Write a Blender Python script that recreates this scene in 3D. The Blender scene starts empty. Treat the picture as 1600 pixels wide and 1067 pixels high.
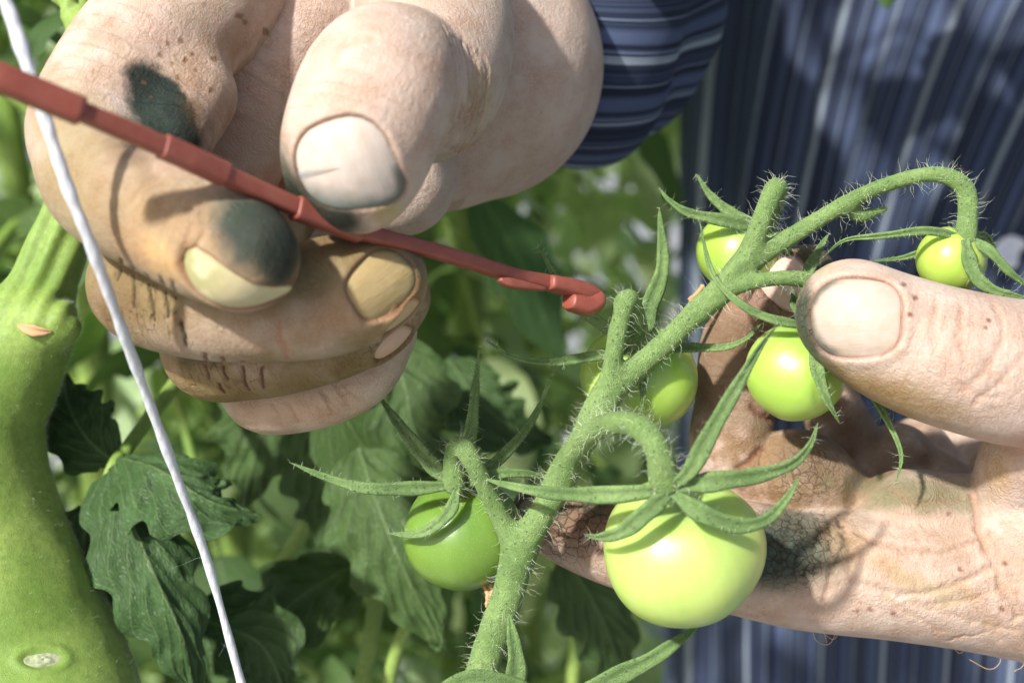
import bpy, math, random
import numpy as np
from mathutils import Vector, Matrix
random.seed(7); rng = np.random.default_rng(7)
R = math.radians
sc = bpy.context.scene
COL = sc.collection
# ------------------------------------------------------------------ camera
PITCH = 20.0
CAMPOS = np.array([0.0, 0.0, 1.30])
FP = 1600 * 50 / 36.0
cd = bpy.data.cameras.new('camera'); cam = bpy.data.objects.new('camera', cd); COL.objects.link(cam)
cam.location = CAMPOS; cam.rotation_euler = (R(90 - PITCH), 0, 0)
cd.lens = 50; cd.sensor_width = 36; cd.clip_start = 0.02; cd.clip_end = 200
cd.dof.use_dof = True; cd.dof.focus_distance = 0.229; cd.dof.aperture_fstop = 16.0; cd.dof.aperture_blades = 7
sc.camera = cam
M3 = np.array(cam.rotation_euler.to_matrix())
def tow(p):            # camera-frame millimetres -> world metres
    return CAMPOS + (np.asarray(p, float) * 0.001) @ M3.T
def P(px, py, d):      # a pixel of the 1600 px photo at a depth in mm -> camera-frame mm
    return np.array([(px - 800) * d / FP, (533.5 - py) * d / FP, -d])
# ------------------------------------------------------------------ world, sun
SUNDIR = np.array([-0.46, 0.45, 0.74]); SUNDIR /= np.linalg.norm(SUNDIR)
sw = M3 @ SUNDIR
w = bpy.data.worlds.new('World'); sc.world = w; w.use_nodes = True
nt = w.node_tree; bg = nt.nodes['Background']
sky = nt.nodes.new('ShaderNodeTexSky'); sky.sky_type = 'NISHITA'; sky.sun_disc = False
sky.sun_elevation = math.asin(sw[2]); sky.sun_rotation = math.atan2(sw[0], sw[1])
sky.air_density = 1.0; sky.dust_density = 3.0; sky.ozone_density = 0.6
nt.links.new(sky.outputs[0], bg.inputs[0]); bg.inputs[1].default_value = 0.108
sd = bpy.data.lights.new('sun', 'SUN'); sd.energy = 5.0; sd.angle = R(2.5); sd.color = (1, 0.985, 0.955)
so = bpy.data.objects.new('sun', sd); COL.objects.link(so)
so.rotation_euler = Vector(sw).to_track_quat('Z', 'Y').to_euler()
sc.view_settings.view_transform = 'Standard'; sc.view_settings.look = 'None'
sc.view_settings.exposure = 0.66; sc.view_settings.gamma = 1; sc.view_settings.use_curve_mapping = False
sc.render.engine = 'CYCLES'; sc.cycles.use_denoising = True
sc.cycles.max_bounces = 8; sc.cycles.transparent_max_bounces = 8; sc.cycles.sample_clamp_indirect = 6
sc.cycles.use_adaptive_sampling = False
# ------------------------------------------------------------------ numpy helpers
def hsh(i, j, k, s=0):
    n = (i * 73856093) ^ (j * 19349663) ^ (k * 83492791) ^ (s * 2654435761 & 0x7fffffff)
    n = (n ^ (n >> 13)) * 1274126177 & 0x7fffffff
    return ((n ^ (n >> 16)) & 0xffff) / 65535.0
def vnoise(p, scale, s=0):
    q = np.asarray(p) / scale + 1000.0
    b = np.floor(q).astype(np.int64); f = q - b; f = f * f * (3 - 2 * f)
    r = 0
    for dx in (0, 1):
        for dy in (0, 1):
            for dz in (0, 1):
                wt = (f[:, 0] if dx else 1 - f[:, 0]) * (f[:, 1] if dy else 1 - f[:, 1]) * (f[:, 2] if dz else 1 - f[:, 2])
                r = r + wt * hsh(b[:, 0] + dx, b[:, 1] + dy, b[:, 2] + dz, s)
    return r
def fbm(p, scale, s=0, o=4):
    r = 0; a = 0.5; t = 0
    for i in range(o):
        r = r + a * vnoise(p, scale / 2 ** i, s + i); t += a; a *= 0.55
    return r / t
def sstep(a, b, x):
    t = np.clip((x - a) / (b - a), 0, 1); return t * t * (3 - 2 * t)
def catmull(pts, n=8):
    pts = np.asarray(pts, float)
    if len(pts) < 3:
        t = np.linspace(0, 1, n + 1)[:, None]; return pts[0] * (1 - t) + pts[-1] * t
    q = np.vstack([2 * pts[0] - pts[1], pts, 2 * pts[-1] - pts[-2]])
    out = []
    for i in range(1, len(q) - 2):
        t = np.linspace(0, 1, n, endpoint=False)[:, None]
        a, b, c, d = q[i - 1], q[i], q[i + 1], q[i + 2]
        out.append(0.5 * (2 * b + (c - a) * t + (2 * a - 5 * b + 4 * c - d) * t * t + (3 * b - a - 3 * c + d) * t ** 3))
    out.append(q[-2][None]); return np.vstack(out)
def chain(*pts, n=6):   # (px, py, depth, radius mm)
    return catmull([list(P(a, b, c)) + [r] for a, b, c, r in pts], n)
def nrm(v):
    v = np.asarray(v, float); return v / (np.linalg.norm(v, axis=-1, keepdims=True) + 1e-12)
def smin(a, b, k):
    h = np.maximum(k - np.abs(a - b), 0) / k
    return np.minimum(a, b) - h * h * k * 0.25
class Field:
    def __init__(s, lo, hi, h):
        s.h = h; s.lo = np.array(lo, float); s.n = np.ceil((np.array(hi) - s.lo) / h).astype(int) + 1
        s.D = np.full(s.n, 40.0, np.float32)
        s.ax = [(s.lo[i] + h * np.arange(s.n[i])).astype(np.float32) for i in range(3)]
    def rng(s, lo, hi):
        a = np.clip(np.floor((lo - s.lo) / s.h).astype(int), 0, s.n - 1)
        b = np.clip(np.ceil((hi - s.lo) / s.h).astype(int) + 1, 1, s.n)
        return tuple(slice(a[i], max(b[i], a[i])) for i in range(3))
    def add(s, chains, k=2.0, ki=0.4, flat=None):
        if isinstance(chains, np.ndarray): chains = [chains]
        m = k + 2.5
        allp = np.vstack(chains)
        S = s.rng((allp[:, :3] - allp[:, 3:] - m).min(0), (allp[:, :3] + allp[:, 3:] + m).max(0))
        G = np.full([q.stop - q.start for q in S], 40.0, np.float32)
        if G.size == 0: return
        for c in chains:
            for i in range(len(c) - 1):
                a, b = c[i], c[i + 1]
                rr = max(a[3], b[3]) + m
                T = s.rng(np.minimum(a[:3], b[:3]) - rr, np.maximum(a[:3], b[:3]) + rr)
                T = tuple(slice(max(T[j].start, S[j].start), min(T[j].stop, S[j].stop)) for j in range(3))
                if any(q.stop <= q.start for q in T): continue
                X = s.ax[0][T[0]][:, None, None]; Y = s.ax[1][T[1]][None, :, None]; Z = s.ax[2][T[2]][None, None, :]
                v = (b[:3] - a[:3]).astype(np.float32); L = float(v @ v) + 1e-9
                wx, wy, wz = X - np.float32(a[0]), Y - np.float32(a[1]), Z - np.float32(a[2])
                t = np.clip((wx * v[0] + wy * v[1] + wz * v[2]) / np.float32(L), 0, 1)
                wx = wx - t * v[0]; wy = wy - t * v[1]; wz = wz - t * v[2]
                if flat is not None:
                    n, f = flat; e = (wx * np.float32(n[0]) + wy * np.float32(n[1]) + wz * np.float32(n[2])) * np.float32(f - 1)
                    wx = wx + e * np.float32(n[0]); wy = wy + e * np.float32(n[1]); wz = wz + e * np.float32(n[2])
                d = np.sqrt(wx * wx + wy * wy + wz * wz) - (np.float32(a[3]) + t * np.float32(b[3] - a[3]))
                g = tuple(slice(T[j].start - S[j].start, T[j].stop - S[j].start) for j in range(3))
                G[g] = smin(G[g], d, ki)
        s.D[S] = smin(s.D[S], G, k)
    def mesh(s, smooth=2, open_lo=None):
        D = s.D; h = s.h
        I = D < 0
        nx, ny, nz = D.shape
        c = np.zeros((nx - 1, ny - 1, nz - 1), np.int8)
        for dx in (0, 1):
            for dy in (0, 1):
                for dz in (0, 1):
                    c += I[dx:nx - 1 + dx, dy:ny - 1 + dy, dz:nz - 1 + dz]
        act = np.argwhere((c > 0) & (c < 8))
        idx = np.full(c.shape, -1, np.int32); idx[tuple(act.T)] = np.arange(len(act))
        acc = np.zeros((len(act), 3)); cnt = np.zeros(len(act))
        cor = [(x, y, z) for x in (0, 1) for y in (0, 1) for z in (0, 1)]
        val = {q: D[act[:, 0] + q[0], act[:, 1] + q[1], act[:, 2] + q[2]].astype(float) for q in cor}
        for q in cor:
            for a in range(3):
                if q[a] == 0:
                    q2 = list(q); q2[a] = 1; q2 = tuple(q2)
                    v0, v1 = val[q], val[q2]; m = (v0 < 0) != (v1 < 0)
                    t = np.where(m, v0 / np.where(m, v0 - v1, 1), 0)
                    p = np.tile(np.array(q, float), (len(act), 1)); p[:, a] = t
                    acc += p * m[:, None]; cnt += m
        V = s.lo + (act + acc / cnt[:, None]) * h
        F = []
        for a in range(3):
            b, e = (a + 1) % 3, (a + 2) % 3
            sl0 = [slice(None)] * 3; sl1 = [slice(None)] * 3; sl0[a] = slice(0, -1); sl1[a] = slice(1, None)
            i0, i1 = I[tuple(sl0)], I[tuple(sl1)]
            E = np.argwhere(i0 != i1)
            E = E[(E[:, b] > 0) & (E[:, e] > 0) & (E[:, b] < D.shape[b] - 1) & (E[:, e] < D.shape[e] - 1)]
            ins = i0[tuple(E.T)]
            def g(db, de):
                q = E.copy(); q[:, b] += db; q[:, e] += de; return idx[tuple(q.T)]
            qd = np.stack([g(-1, -1), g(0, -1), g(0, 0), g(-1, 0)], 1)
            qd[~ins] = qd[~ins][:, ::-1]
            F.append(qd)
        F = np.vstack(F); F = F[(F >= 0).all(1)]
        used = np.zeros(len(V), bool); used[F.ravel()] = True
        m = np.cumsum(used) - 1; V = V[used]; F = m[F]
        for it in range(smooth): V = lap(V, F, 0.5)
        return V, F
def lap(V, F, f):
    A = np.zeros_like(V); n = np.zeros(len(V))
    for i in range(4):
        for j in ((i + 1) % 4, (i + 3) % 4):
            for q in range(3): A[:, q] += np.bincount(F[:, i], V[F[:, j], q], len(V))
            n += np.bincount(F[:, i], minlength=len(V))
    return V * (1 - f) + f * A / np.maximum(n, 1)[:, None]
def vnorm(V, F):
    n = np.cross(V[F[:, 2]] - V[F[:, 0]], V[F[:, 3]] - V[F[:, 1]])
    N = np.zeros_like(V)
    for i in range(4):
        for q in range(3): N[:, q] += np.bincount(F[:, i], n[:, q], len(V))
    return nrm(N)
# ------------------------------------------------------------------ mesh objects
def add_mesh(name, V, F, mat, parent=None, origin=None, attrs=None, smooth=True, world=False):
    """V in camera-frame mm (or world metres), F an (n,4) array or list of faces"""
    W = np.asarray(V, float) if world else tow(V)
    if origin is None: origin = W.mean(0) if parent is None else np.zeros(3)
    origin = np.asarray(origin, float)
    base = np.zeros(3)
    if parent is not None: base = np.array(parent.get('_o', (0, 0, 0)))
    me = bpy.data.meshes.new(name)
    loc = origin if parent is None else base
    Wl = W - loc
    if isinstance(F, np.ndarray):
        k = F.shape[1]
        me.vertices.add(len(Wl)); me.vertices.foreach_set('co', Wl.astype(np.float32).ravel())
        me.loops.add(F.size); me.loops.foreach_set('vertex_index', F.astype(np.int32).ravel())
        me.polygons.add(len(F)); me.polygons.foreach_set('loop_start', np.arange(0, F.size, k, dtype=np.int32))
        me.update(calc_edges=True)
    else:
        me.from_pydata([tuple(v) for v in Wl], [], [tuple(int(i) for i in f) for f in F])
    if smooth: me.polygons.foreach_set('use_smooth', [True] * len(me.polygons))
    for k, v in (attrs or {}).items():
        v = np.asarray(v, float)
        if v.ndim == 1:
            at = me.attributes.new(k, 'FLOAT', 'POINT'); at.data.foreach_set('value', v.astype(np.float32))
        else:
            at = me.attributes.new(k, 'FLOAT_VECTOR', 'POINT'); at.data.foreach_set('vector', v.astype(np.float32).ravel())
    me.materials.append(mat)
    o = bpy.data.objects.new(name, me); COL.objects.link(o)
    if parent is None: o.location = loc
    else: o.parent = parent
    o['_o'] = tuple(loc)
    return o
def thing(name, label, cat, at, group=None):
    o = bpy.data.objects.new(name, None); COL.objects.link(o); o.empty_display_size = 0.01
    at = np.asarray(at, float); o.location = at; o['_o'] = tuple(at)
    return tag(o, label, cat, group)
def tag(o, label=None, cat=None, group=None, kind=None):
    if label: o['label'] = label
    if cat: o['category'] = cat
    if group: o['group'] = group
    if kind: o['kind'] = kind
    return o
class MB:
    def __init__(s): s.V = []; s.F = []; s.A = []; s.n = 0
    def add(s, V, F, a=None):
        V = np.asarray(V, float); F = np.asarray(F, int)
        s.V.append(V); s.F.append(F + s.n); s.n += len(V)
        s.A.append(np.zeros((len(V), 3)) if a is None else np.asarray(a, float))
    def get(s):
        return np.vstack(s.V), np.vstack(s.F), np.vstack(s.A)
    def build(s, name, mat, parent=None, origin=None, world=False, att='uvw'):
        V, F, A = s.get()
        return add_mesh(name, V, F, mat, parent, origin, {att: A}, world=world)
def frames(pts, up=None):
    pts = np.asarray(pts, float); T = nrm(np.gradient(pts, axis=0))
    ref = np.array([0, 0, 1.0]) if up is None else np.asarray(up, float)
    if abs(T[0] @ ref) > 0.9: ref = np.array([1.0, 0.2, 0])
    B = [nrm(np.cross(T[0], ref))]
    for t in T[1:]:
        b = B[-1] - t * (B[-1] @ t); B.append(nrm(b))
    B = np.array(B); N = np.cross(B, T)
    return T, B, N
def tube(mb, pts, rad, ns=10, cap=True, seed=0.0, tw=0.0):
    pts = np.asarray(pts, float); rad = np.broadcast_to(np.asarray(rad, float), (len(pts),))
    if cap:
        d0, d1 = nrm(pts[0] - pts[1]), nrm(pts[-1] - pts[-2])
        pts = np.vstack([pts[0] + d0 * rad[0] * .45, pts[0] + d0 * rad[0] * .3, pts, pts[-1] + d1 * rad[-1] * .3, pts[-1] + d1 * rad[-1] * .45])
        rad = np.concatenate([[rad[0] * .02, rad[0] * .7], rad, [rad[-1] * .7, rad[-1] * .02]])
    T, B, N = frames(pts); n = len(pts)
    th = np.linspace(0, 2 * np.pi, ns, endpoint=False)
    L = np.concatenate([[0], np.cumsum(np.linalg.norm(np.diff(pts, axis=0), axis=1))])
    V = (pts[:, None] + rad[:, None, None] * (np.cos(th)[None, :, None] * B[:, None] + np.sin(th)[None, :, None] * N[:, None])).reshape(-1, 3)
    A = np.stack([np.repeat(L, ns), np.tile(th, n), np.full(n * ns, seed)], 1)
    i = np.arange(n - 1)[:, None] * ns; j = np.arange(ns)[None]; j2 = (j + 1) % ns
    F = np.stack([i + j, i + j2, i + ns + j2, i + ns + j], -1).reshape(-1, 4)
    mb.add(V, F, A)
# ------------------------------------------------------------------ material helper
def mat(name):
    m = bpy.data.materials.new(name); m.use_nodes = True
    return m, m.node_tree, m.node_tree.nodes['Principled BSDF']
class NT:
    def __init__(s, t): s.t = t
    def n(s, ty, **kw):
        nd = s.t.nodes.new(ty)
        for k, v in kw.items():
            if k == 'inp':
                for a, b in v.items():
                    if isinstance(b, bpy.types.NodeSocket): s.t.links.new(b, nd.inputs[a])
                    else: nd.inputs[a].default_value = b
            else: setattr(nd, k, v)
        return nd
    def link(s, a, b): s.t.links.new(a, b)
    def attr(s, nm): return s.n('ShaderNodeAttribute', attribute_name=nm)
    def math(s, op, a, b=0.0, c=None, clamp=False):
        nd = s.n('ShaderNodeMath', operation=op, use_clamp=clamp)
        for i, v in enumerate((a, b, c)):
            if v is None: continue
            if isinstance(v, bpy.types.NodeSocket): s.t.links.new(v, nd.inputs[i])
            else: nd.inputs[i].default_value = v
        return nd.outputs[0]
    def mix(s, f, a, b, bt='MIX'):
        nd = s.n('ShaderNodeMix', data_type='RGBA', blend_type=bt)
        for i, v in ((0, f), (6, a), (7, b)):
            if isinstance(v, bpy.types.NodeSocket): s.t.links.new(v, nd.inputs[i])
            else: nd.inputs[i].default_value = v if i == 0 else (*v, 1) if len(v) == 3 else v
        return nd.outputs[2]
    def noise(s, vec, scale, detail=3, rough=0.5, dist=0.0, out=0):
        nd = s.n('ShaderNodeTexNoise', inp={'Scale': scale, 'Detail': detail, 'Roughness': rough, 'Distortion': dist})
        if vec is not None: s.t.links.new(vec, nd.inputs['Vector'])
        return nd.outputs[out]
    def ramp(s, f, stops, interp='LINEAR'):
        nd = s.n('ShaderNodeValToRGB'); nd.color_ramp.interpolation = interp
        e = nd.color_ramp.elements
        while len(e) < len(stops): e.new(0.5)
        for q, (p, c) in zip(e, stops):
            q.position = p; q.color = (*c, 1) if len(c) == 3 else c
        s.t.links.new(f, nd.inputs[0]); return nd.outputs[0]
    def mapr(s, v, a, b, c=0.0, d=1.0):
        nd = s.n('ShaderNodeMapRange', inp={1: a, 2: b, 3: c, 4: d}); s.t.links.new(v, nd.inputs[0]); return nd.outputs[0]
    def bump(s, h, strength, dist, nrm=None):
        nd = s.n('ShaderNodeBump', inp={'Strength': strength, 'Distance': dist}); s.t.links.new(h, nd.inputs['Height'])
        if nrm is not None: s.t.links.new(nrm, nd.inputs['Normal'])
        return nd.outputs[0]
    def scale(s, v, xyz):
        nd = s.n('ShaderNodeVectorMath', operation='MULTIPLY', inp={1: xyz}); s.t.links.new(v, nd.inputs[0]); return nd.outputs[0]
# ------------------------------------------------------------------ skin
SKIN = np.array([0.50, 0.398, 0.33])
def skin_material():
    m, t, bs = mat('skin'); g = NT(t)
    col = g.attr('col').outputs['Vector']; uv = g.attr('uvw').outputs['Vector']; mk = g.attr('msk')
    sep = g.n('ShaderNodeSeparateXYZ'); g.link(mk.outputs['Vector'], sep.inputs[0])
    ridge, wrink, crack = sep.outputs
    su = g.n('ShaderNodeSeparateXYZ'); g.link(uv, su.inputs[0])
    ob = g.attr('pmm').outputs['Vector']; fm = g.attr('fm').outputs['Fac']; fk = g.math('ABSOLUTE', g.math('SUBTRACT', g.math('MULTIPLY', fm, 2), 1))
    n1 = g.noise(ob, 0.16, 4, 0.6); n2 = g.noise(ob, 1.1, 4, 0.65); n3 = g.noise(ob, 5.0, 3, 0.7)
    c = g.mix(g.mapr(n1, 0.35, 0.7), col, (0.90, 0.80, 0.74), 'MULTIPLY')
    t.nodes[-1].inputs[0].default_value = 1
    c = g.mix(g.mapr(n2, 0.45, 0.75, 0, 0.35), c, g.mix(1.0, col, (0.92, 0.76, 0.70), 'MULTIPLY'))
    # dirty fine cracks in the horny skin
    cv = g.n('ShaderNodeTexVoronoi', feature='DISTANCE_TO_EDGE', inp={'Scale': 0.62, 'Randomness': 1.0})
    wob = g.n('ShaderNodeVectorMath', operation='ADD'); g.link(ob, wob.inputs[0])
    wn = g.noise(ob, 0.9, 3, 0.6, out=1); g.link(g.scale(wn, (1.4, 1.4, 1.4)), wob.inputs[1]); g.link(wob.outputs[0], cv.inputs['Vector'])
    cl = g.mapr(cv.outputs['Distance'], 0.0, 0.07, 1, 0)
    clm = g.math('MULTIPLY', cl, crack, clamp=True)
    c = g.mix(g.math('MULTIPLY', clm, 0.85), c, (0.04, 0.03, 0.018))
    # cross wrinkles with dirt: stretched noise in finger coordinates
    wv = g.noise(g.scale(uv, (0.9, 0.10, 1)), 1.0, 2, 0.6, 0.4)
    wl = g.mapr(g.math('ABSOLUTE', g.math('SUBTRACT', wv, 0.5)), 0.0, 0.018, 1, 0)
    wlm = g.math('MULTIPLY', wl, g.math('MULTIPLY', wrink, fk), clamp=True)
    c = g.mix(g.math('MULTIPLY', wlm, 0.6), c, (0.10, 0.05, 0.03))
    # specks of soil
    sp = g.n('ShaderNodeTexVoronoi', feature='F1', inp={'Scale': 0.28, 'Randomness': 1.0}); g.link(ob, sp.inputs['Vector'])
    spk = g.math('MULTIPLY', g.mapr(sp.outputs['Distance'], 0.05, 0.09, 1, 0), g.mapr(n2, 0.5, 0.6), clamp=True)
    c = g.mix(g.math('MULTIPLY', spk, 0.5), c, (0.16, 0.09, 0.04))
    grain = g.n('ShaderNodeTexVoronoi', feature='DISTANCE_TO_EDGE', inp={'Scale': 1.5, 'Randomness': 1.0}); g.link(wob.outputs[0], grain.inputs['Vector'])
    gm = g.math('MULTIPLY', g.mapr(grain.outputs['Distance'], 0, .12, 1, 0), g.mapr(n1, .42, .62, 0, .38), clamp=True)
    c = g.mix(gm, c, g.mix(1.0, c, (0.50, 0.40, 0.30), 'MULTIPLY'))
    g.link(c, bs.inputs['Base Color'])
    bs.inputs['Roughness'].default_value = 0.52
    bs.inputs['Specular IOR Level'].default_value = 0.14
    bs.inputs['Subsurface Weight'].default_value = 0.4
    bs.inputs['Subsurface Radius'].default_value = (1.0, 0.42, 0.24)
    bs.inputs['Subsurface Scale'].default_value = 0.0016
    # bump
    ang = g.math('MULTIPLY', su.outputs[1], 0.10)
    fp = g.math('SINE', g.math('ADD', g.math('MULTIPLY', g.math('ADD', su.outputs[0], g.math('MULTIPLY', g.noise(ob, 0.16, 2, 0.5), 9.0)), 10.5), g.math('MULTIPLY', g.math('SINE', ang), 3.0)))
    lines = g.noise(g.scale(uv, (0.9, 0.45, 1)), 1.0, 4, 0.65, 2.0)
    vor = g.n('ShaderNodeTexVoronoi', feature='DISTANCE_TO_EDGE', inp={'Scale': 1.5, 'Randomness': 1.0}); g.link(wob.outputs[0], vor.inputs['Vector'])
    tri = g.mapr(vor.outputs['Distance'], 0, 0.18, 0, 1)
    h = g.math('MULTIPLY', g.math('MULTIPLY', fp, g.math('MULTIPLY', ridge, fk)), 0.022)
    h = g.math('ADD', h, g.math('MULTIPLY', g.math('MULTIPLY', g.math('SUBTRACT', lines, .5), fk), 0.16))
    h = g.math('ADD', h, g.math('MULTIPLY', tri, 0.030))
    h = g.math('ADD', h, g.math('MULTIPLY', n3, 0.06))
    h = g.math('ADD', h, g.math('MULTIPLY', n2, 0.20))
    h = g.math('SUBTRACT', h, g.math('MULTIPLY', wlm, 0.16))
    h = g.math('SUBTRACT', h, g.math('MULTIPLY', clm, 0.12))
    g.link(g.bump(h, 1.0, 0.0013), bs.inputs['Normal'])
    return m
def nail_material():
    m, t, bs = mat('nail'); g = NT(t)
    col = g.attr('col').outputs['Vector']; uv = g.attr('uvw').outputs['Vector']
    n = g.noise(g.scale(uv, (3.0, 0.35, 1)), 1.0, 3, 0.6)
    n2 = g.noise(uv, 0.45, 4, 0.6)
    c = g.mix(g.mapr(n2, 0.4, 0.7, 0, 0.45), col, g.mix(1.0, col, (0.84, 0.76, 0.62), 'MULTIPLY'))
    g.link(c, bs.inputs['Base Color'])
    bs.inputs['Roughness'].default_value = 0.5; bs.inputs['Specular IOR Level'].default_value = 0.2
    bs.inputs['Subsurface Weight'].default_value = 0.5
    bs.inputs['Subsurface Radius'].default_value = (1, .4, .25); bs.inputs['Subsurface Scale'].default_value = 0.0012
    h = g.math('ADD', g.math('MULTIPLY', n, 0.16), g.math('MULTIPLY', n2, 0.12))
    g.link(g.bump(h, 0.6, 0.001), bs.inputs['Normal'])
    return m
M_SKIN = skin_material(); M_NAIL = nail_material()
class Hand:
    def __init__(s, V, F, fingers, nf=5):
        s.V, s.F = V, F; s.N = vnorm(V, F)
        n = len(V); s.col = np.tile(SKIN, (n, 1)); s.msk = np.zeros((n, 3)); s.uvw = np.zeros((n, 3))
        best = np.full(n, 1e9); s.fid = np.full(n, -1); bf = np.full(n, 1e9); bp = np.full(n, 1e9)
        for k, c in enumerate(fingers):
            T, B, Nn = frames(c[:, :3], up=(0, 0, 1)); L = 0.0
            for i in range(len(c) - 1):
                a, b = c[i], c[i + 1]; v = b[:3] - a[:3]; ln = np.linalg.norm(v) + 1e-9
                w = V - a[:3]; t = np.clip(w @ v / ln ** 2, 0, 1)
                w = w - t[:, None] * v; d = np.linalg.norm(w, axis=1) - (a[3] + t * (b[3] - a[3]))
                q = d < best
                if k < nf: bf = np.minimum(bf, d)
                else: bp = np.minimum(bp, d)
                best[q] = d[q]; s.fid[q] = k
                th = np.arctan2(w[q] @ B[i], w[q] @ Nn[i])
                s.uvw[q, 0] = L + t[q] * ln + k * 37.0; s.uvw[q, 1] = th * a[3]; s.uvw[q, 2] = k * 5.3
                L += ln
        s.fm = sstep(-3.5, 4.5, bp - bf); q = s.fid >= nf; s.uvw[q] = V[q] * 0.6 + 11
        s.proj()
    def proj(s):
        d = -s.V[:, 2]; s.px = 800 + s.V[:, 0] * FP / d; s.py = 533.5 - s.V[:, 1] * FP / d; s.dd = d
        s.front = (s.N * nrm(-s.V)).sum(1) > 0.0
    def hit(s, x, y, dr=None, tol=6):
        m = (np.abs(s.px - x) < tol) & (np.abs(s.py - y) < tol) & s.front
        if dr is not None: m &= (s.dd > dr[0]) & (s.dd < dr[1])
        i = np.flatnonzero(m)
        if len(i) == 0: return None
        d = s.dd[i]; i = i[d < d.min() + 2.0]
        return i[np.argmin((s.px[i] - x) ** 2 + (s.py[i] - y) ** 2)]
    def paint(s, x, y, rx, ry, ang, col, k=1.0, ns=5.0, soft=0.6, amp=0.9, dr=None, ch=None, seed=3, fids=None, dz=14):
        i = s.hit(x, y, dr)
        if i is None: print('paint miss', x, y); return
        a = R(ang); dx, dy = s.px - x, s.py - y
        u = (dx * math.cos(a) + dy * math.sin(a)) / rx; v = (-dx * math.sin(a) + dy * math.cos(a)) / ry
        m = (u * u + v * v < 5) & (np.abs(s.dd - s.dd[i]) < dz)
        if fids is not None: m &= np.isin(s.fid, fids)
        j = np.flatnonzero(m)
        if len(j) == 0: return
        r = np.sqrt(u[j] ** 2 + v[j] ** 2) + amp * (fbm(s.V[j], ns, seed) - 0.5) * 1.6 + 0.35 * amp * (fbm(s.V[j], ns / 6, seed + 9) - 0.5)
        w = k * sstep(1.0 + soft * 0.5, 1.0 - soft, r)
        if ch is not None: s.msk[j, ch] = np.maximum(s.msk[j, ch], w)
        else: s.col[j] = s.col[j] * (1 - w[:, None]) + np.array(col) * w[:, None]
    def crease(s, pts, wid=0.5, dep=0.35, col=(0.25, 0.10, 0.06), k=0.7, dr=None, bulge=0.0, wob=0.0):
        c = catmull(np.array(pts, float), 10)
        ii = [s.hit(x, y, dr) for x, y in c]; ii = [i for i in ii if i is not None]
        if len(ii) < 2: print('crease miss', pts[0]); return
        Q = s.V[ii]; Q = np.vstack([Q[:-1] * (1 - t) + Q[1:] * t for t in (0, .33, .66)] + [Q[-1:]])
        m = np.flatnonzero(((s.V > Q.min(0) - 4) & (s.V < Q.max(0) + 4)).all(1))
        D = np.full(len(m), 1e9); T = np.zeros(len(m)); x = s.V[m]
        if wob: x = x + wob * (np.stack([fbm(x, 2.2, 5), fbm(x, 2.2, 15), fbm(x, 2.2, 25)], 1) - 0.5)
        for q in Q: D = np.minimum(D, ((x - q) ** 2).sum(1))
        D = np.sqrt(D)
        w = np.exp(-(D / wid) ** 2)
        o = s.N[m] * (-dep * w + bulge * np.exp(-((D - 2.3 * wid) / (1.4 * wid)) ** 2))[:, None]
        s.V[m] += o
        kk = (k * w)[:, None]; s.col[m] = s.col[m] * (1 - kk) + np.array(col) * kk
    def nail(s, c, tip, wpx_w, length, tiltn=None, avec=None, dr=None, ex_d=2.6, ex_p=2.3, curve=0.9, lift=0.22, free=0.6, dirt=(0.10, 0.08, 0.05), col=(0.70, 0.52, 0.42), rim=None, seed=0, asp=1.0, skew=0.0):
        """c: pixel of the nail's centre, tip: pixel toward its free edge, wpx_w: width mm"""
        i = s.hit(*c, dr); j = s.hit(*tip, dr)
        C0 = s.V[i]; n = nrm(s.N[np.linalg.norm(s.V - C0, axis=1) < 3].mean(0))
        if tiltn is not None: n = nrm(n + np.array(tiltn))
        a = (s.V[j] - C0) if avec is None else np.array(avec); a = nrm(a - n * (a @ n)); b = np.cross(n, a)
        loc = s.V - C0; U = loc @ a; W = loc @ b; Hh = loc @ n
        hl, hw = length / 2, wpx_w / 2
        near = (np.abs(U) < hl + 3) & (np.abs(W) < hw + 3) & (np.abs(Hh) < 7) & ((s.N @ n) > 0.05)
        k = np.flatnonzero(near & (s.fid == s.fid[i]))
        X = lambda u, w: np.stack([np.ones_like(u), u, w, u * u, w * w, u * w, w ** 4 / hw ** 2], 1)
        fit = k[(np.abs(U[k]) < hl * 1.0) & (np.abs(W[k]) < hw * 0.98)]
        co, *_ = np.linalg.lstsq(X(U[fit], W[fit]), Hh[fit], rcond=None)
        top = lambda u, w: X(np.ravel(u), np.ravel(w)) @ co
        def rad(u, w):
            e = np.where(u > 0, ex_d, ex_p)
            uu = np.abs(u + skew * w * (u > 0)) / hl; ww = np.abs(w) / (hw * (1 - 0.06 * (u < 0) * np.abs(u) / hl))
            return (uu ** e + ww ** e) ** (1 / e)
        r = rad(U[k], W[k]); plate = top(U[k], W[k])
        ins = sstep(1.04, 0.93, r)
        drop = ins * np.maximum(Hh[k] - (plate - 0.55), 0)
        s.V[k] -= drop[:, None] * n
        prox = sstep(hl * 0.75, hl * 0.2, U[k])
        dist_r = (r - 1) * hw
        fold = 0.42 * np.exp(-((dist_r - 0.9) / 0.7) ** 2) * prox
        groove = -0.28 * np.exp(-((dist_r - 0.05) / 0.30) ** 2)
        s.V[k] += (fold + groove)[:, None] * n
        kk = ((0.35 + 0.5 * fbm(s.V[k], 3, 91)) * np.exp(-((dist_r - 0.05) / 0.30) ** 2))[:, None]
        s.col[k] = s.col[k] * (1 - kk) + np.array(rim if rim is not None else (0.22, 0.09, 0.05)) * kk
        nr, na = 22, 64
        rr = np.linspace(0, 1, nr); th = np.linspace(0, 2 * np.pi, na, endpoint=False)
        ct, st = np.cos(th), np.sin(th); e = np.where(ct > 0, ex_d, ex_p)
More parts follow.
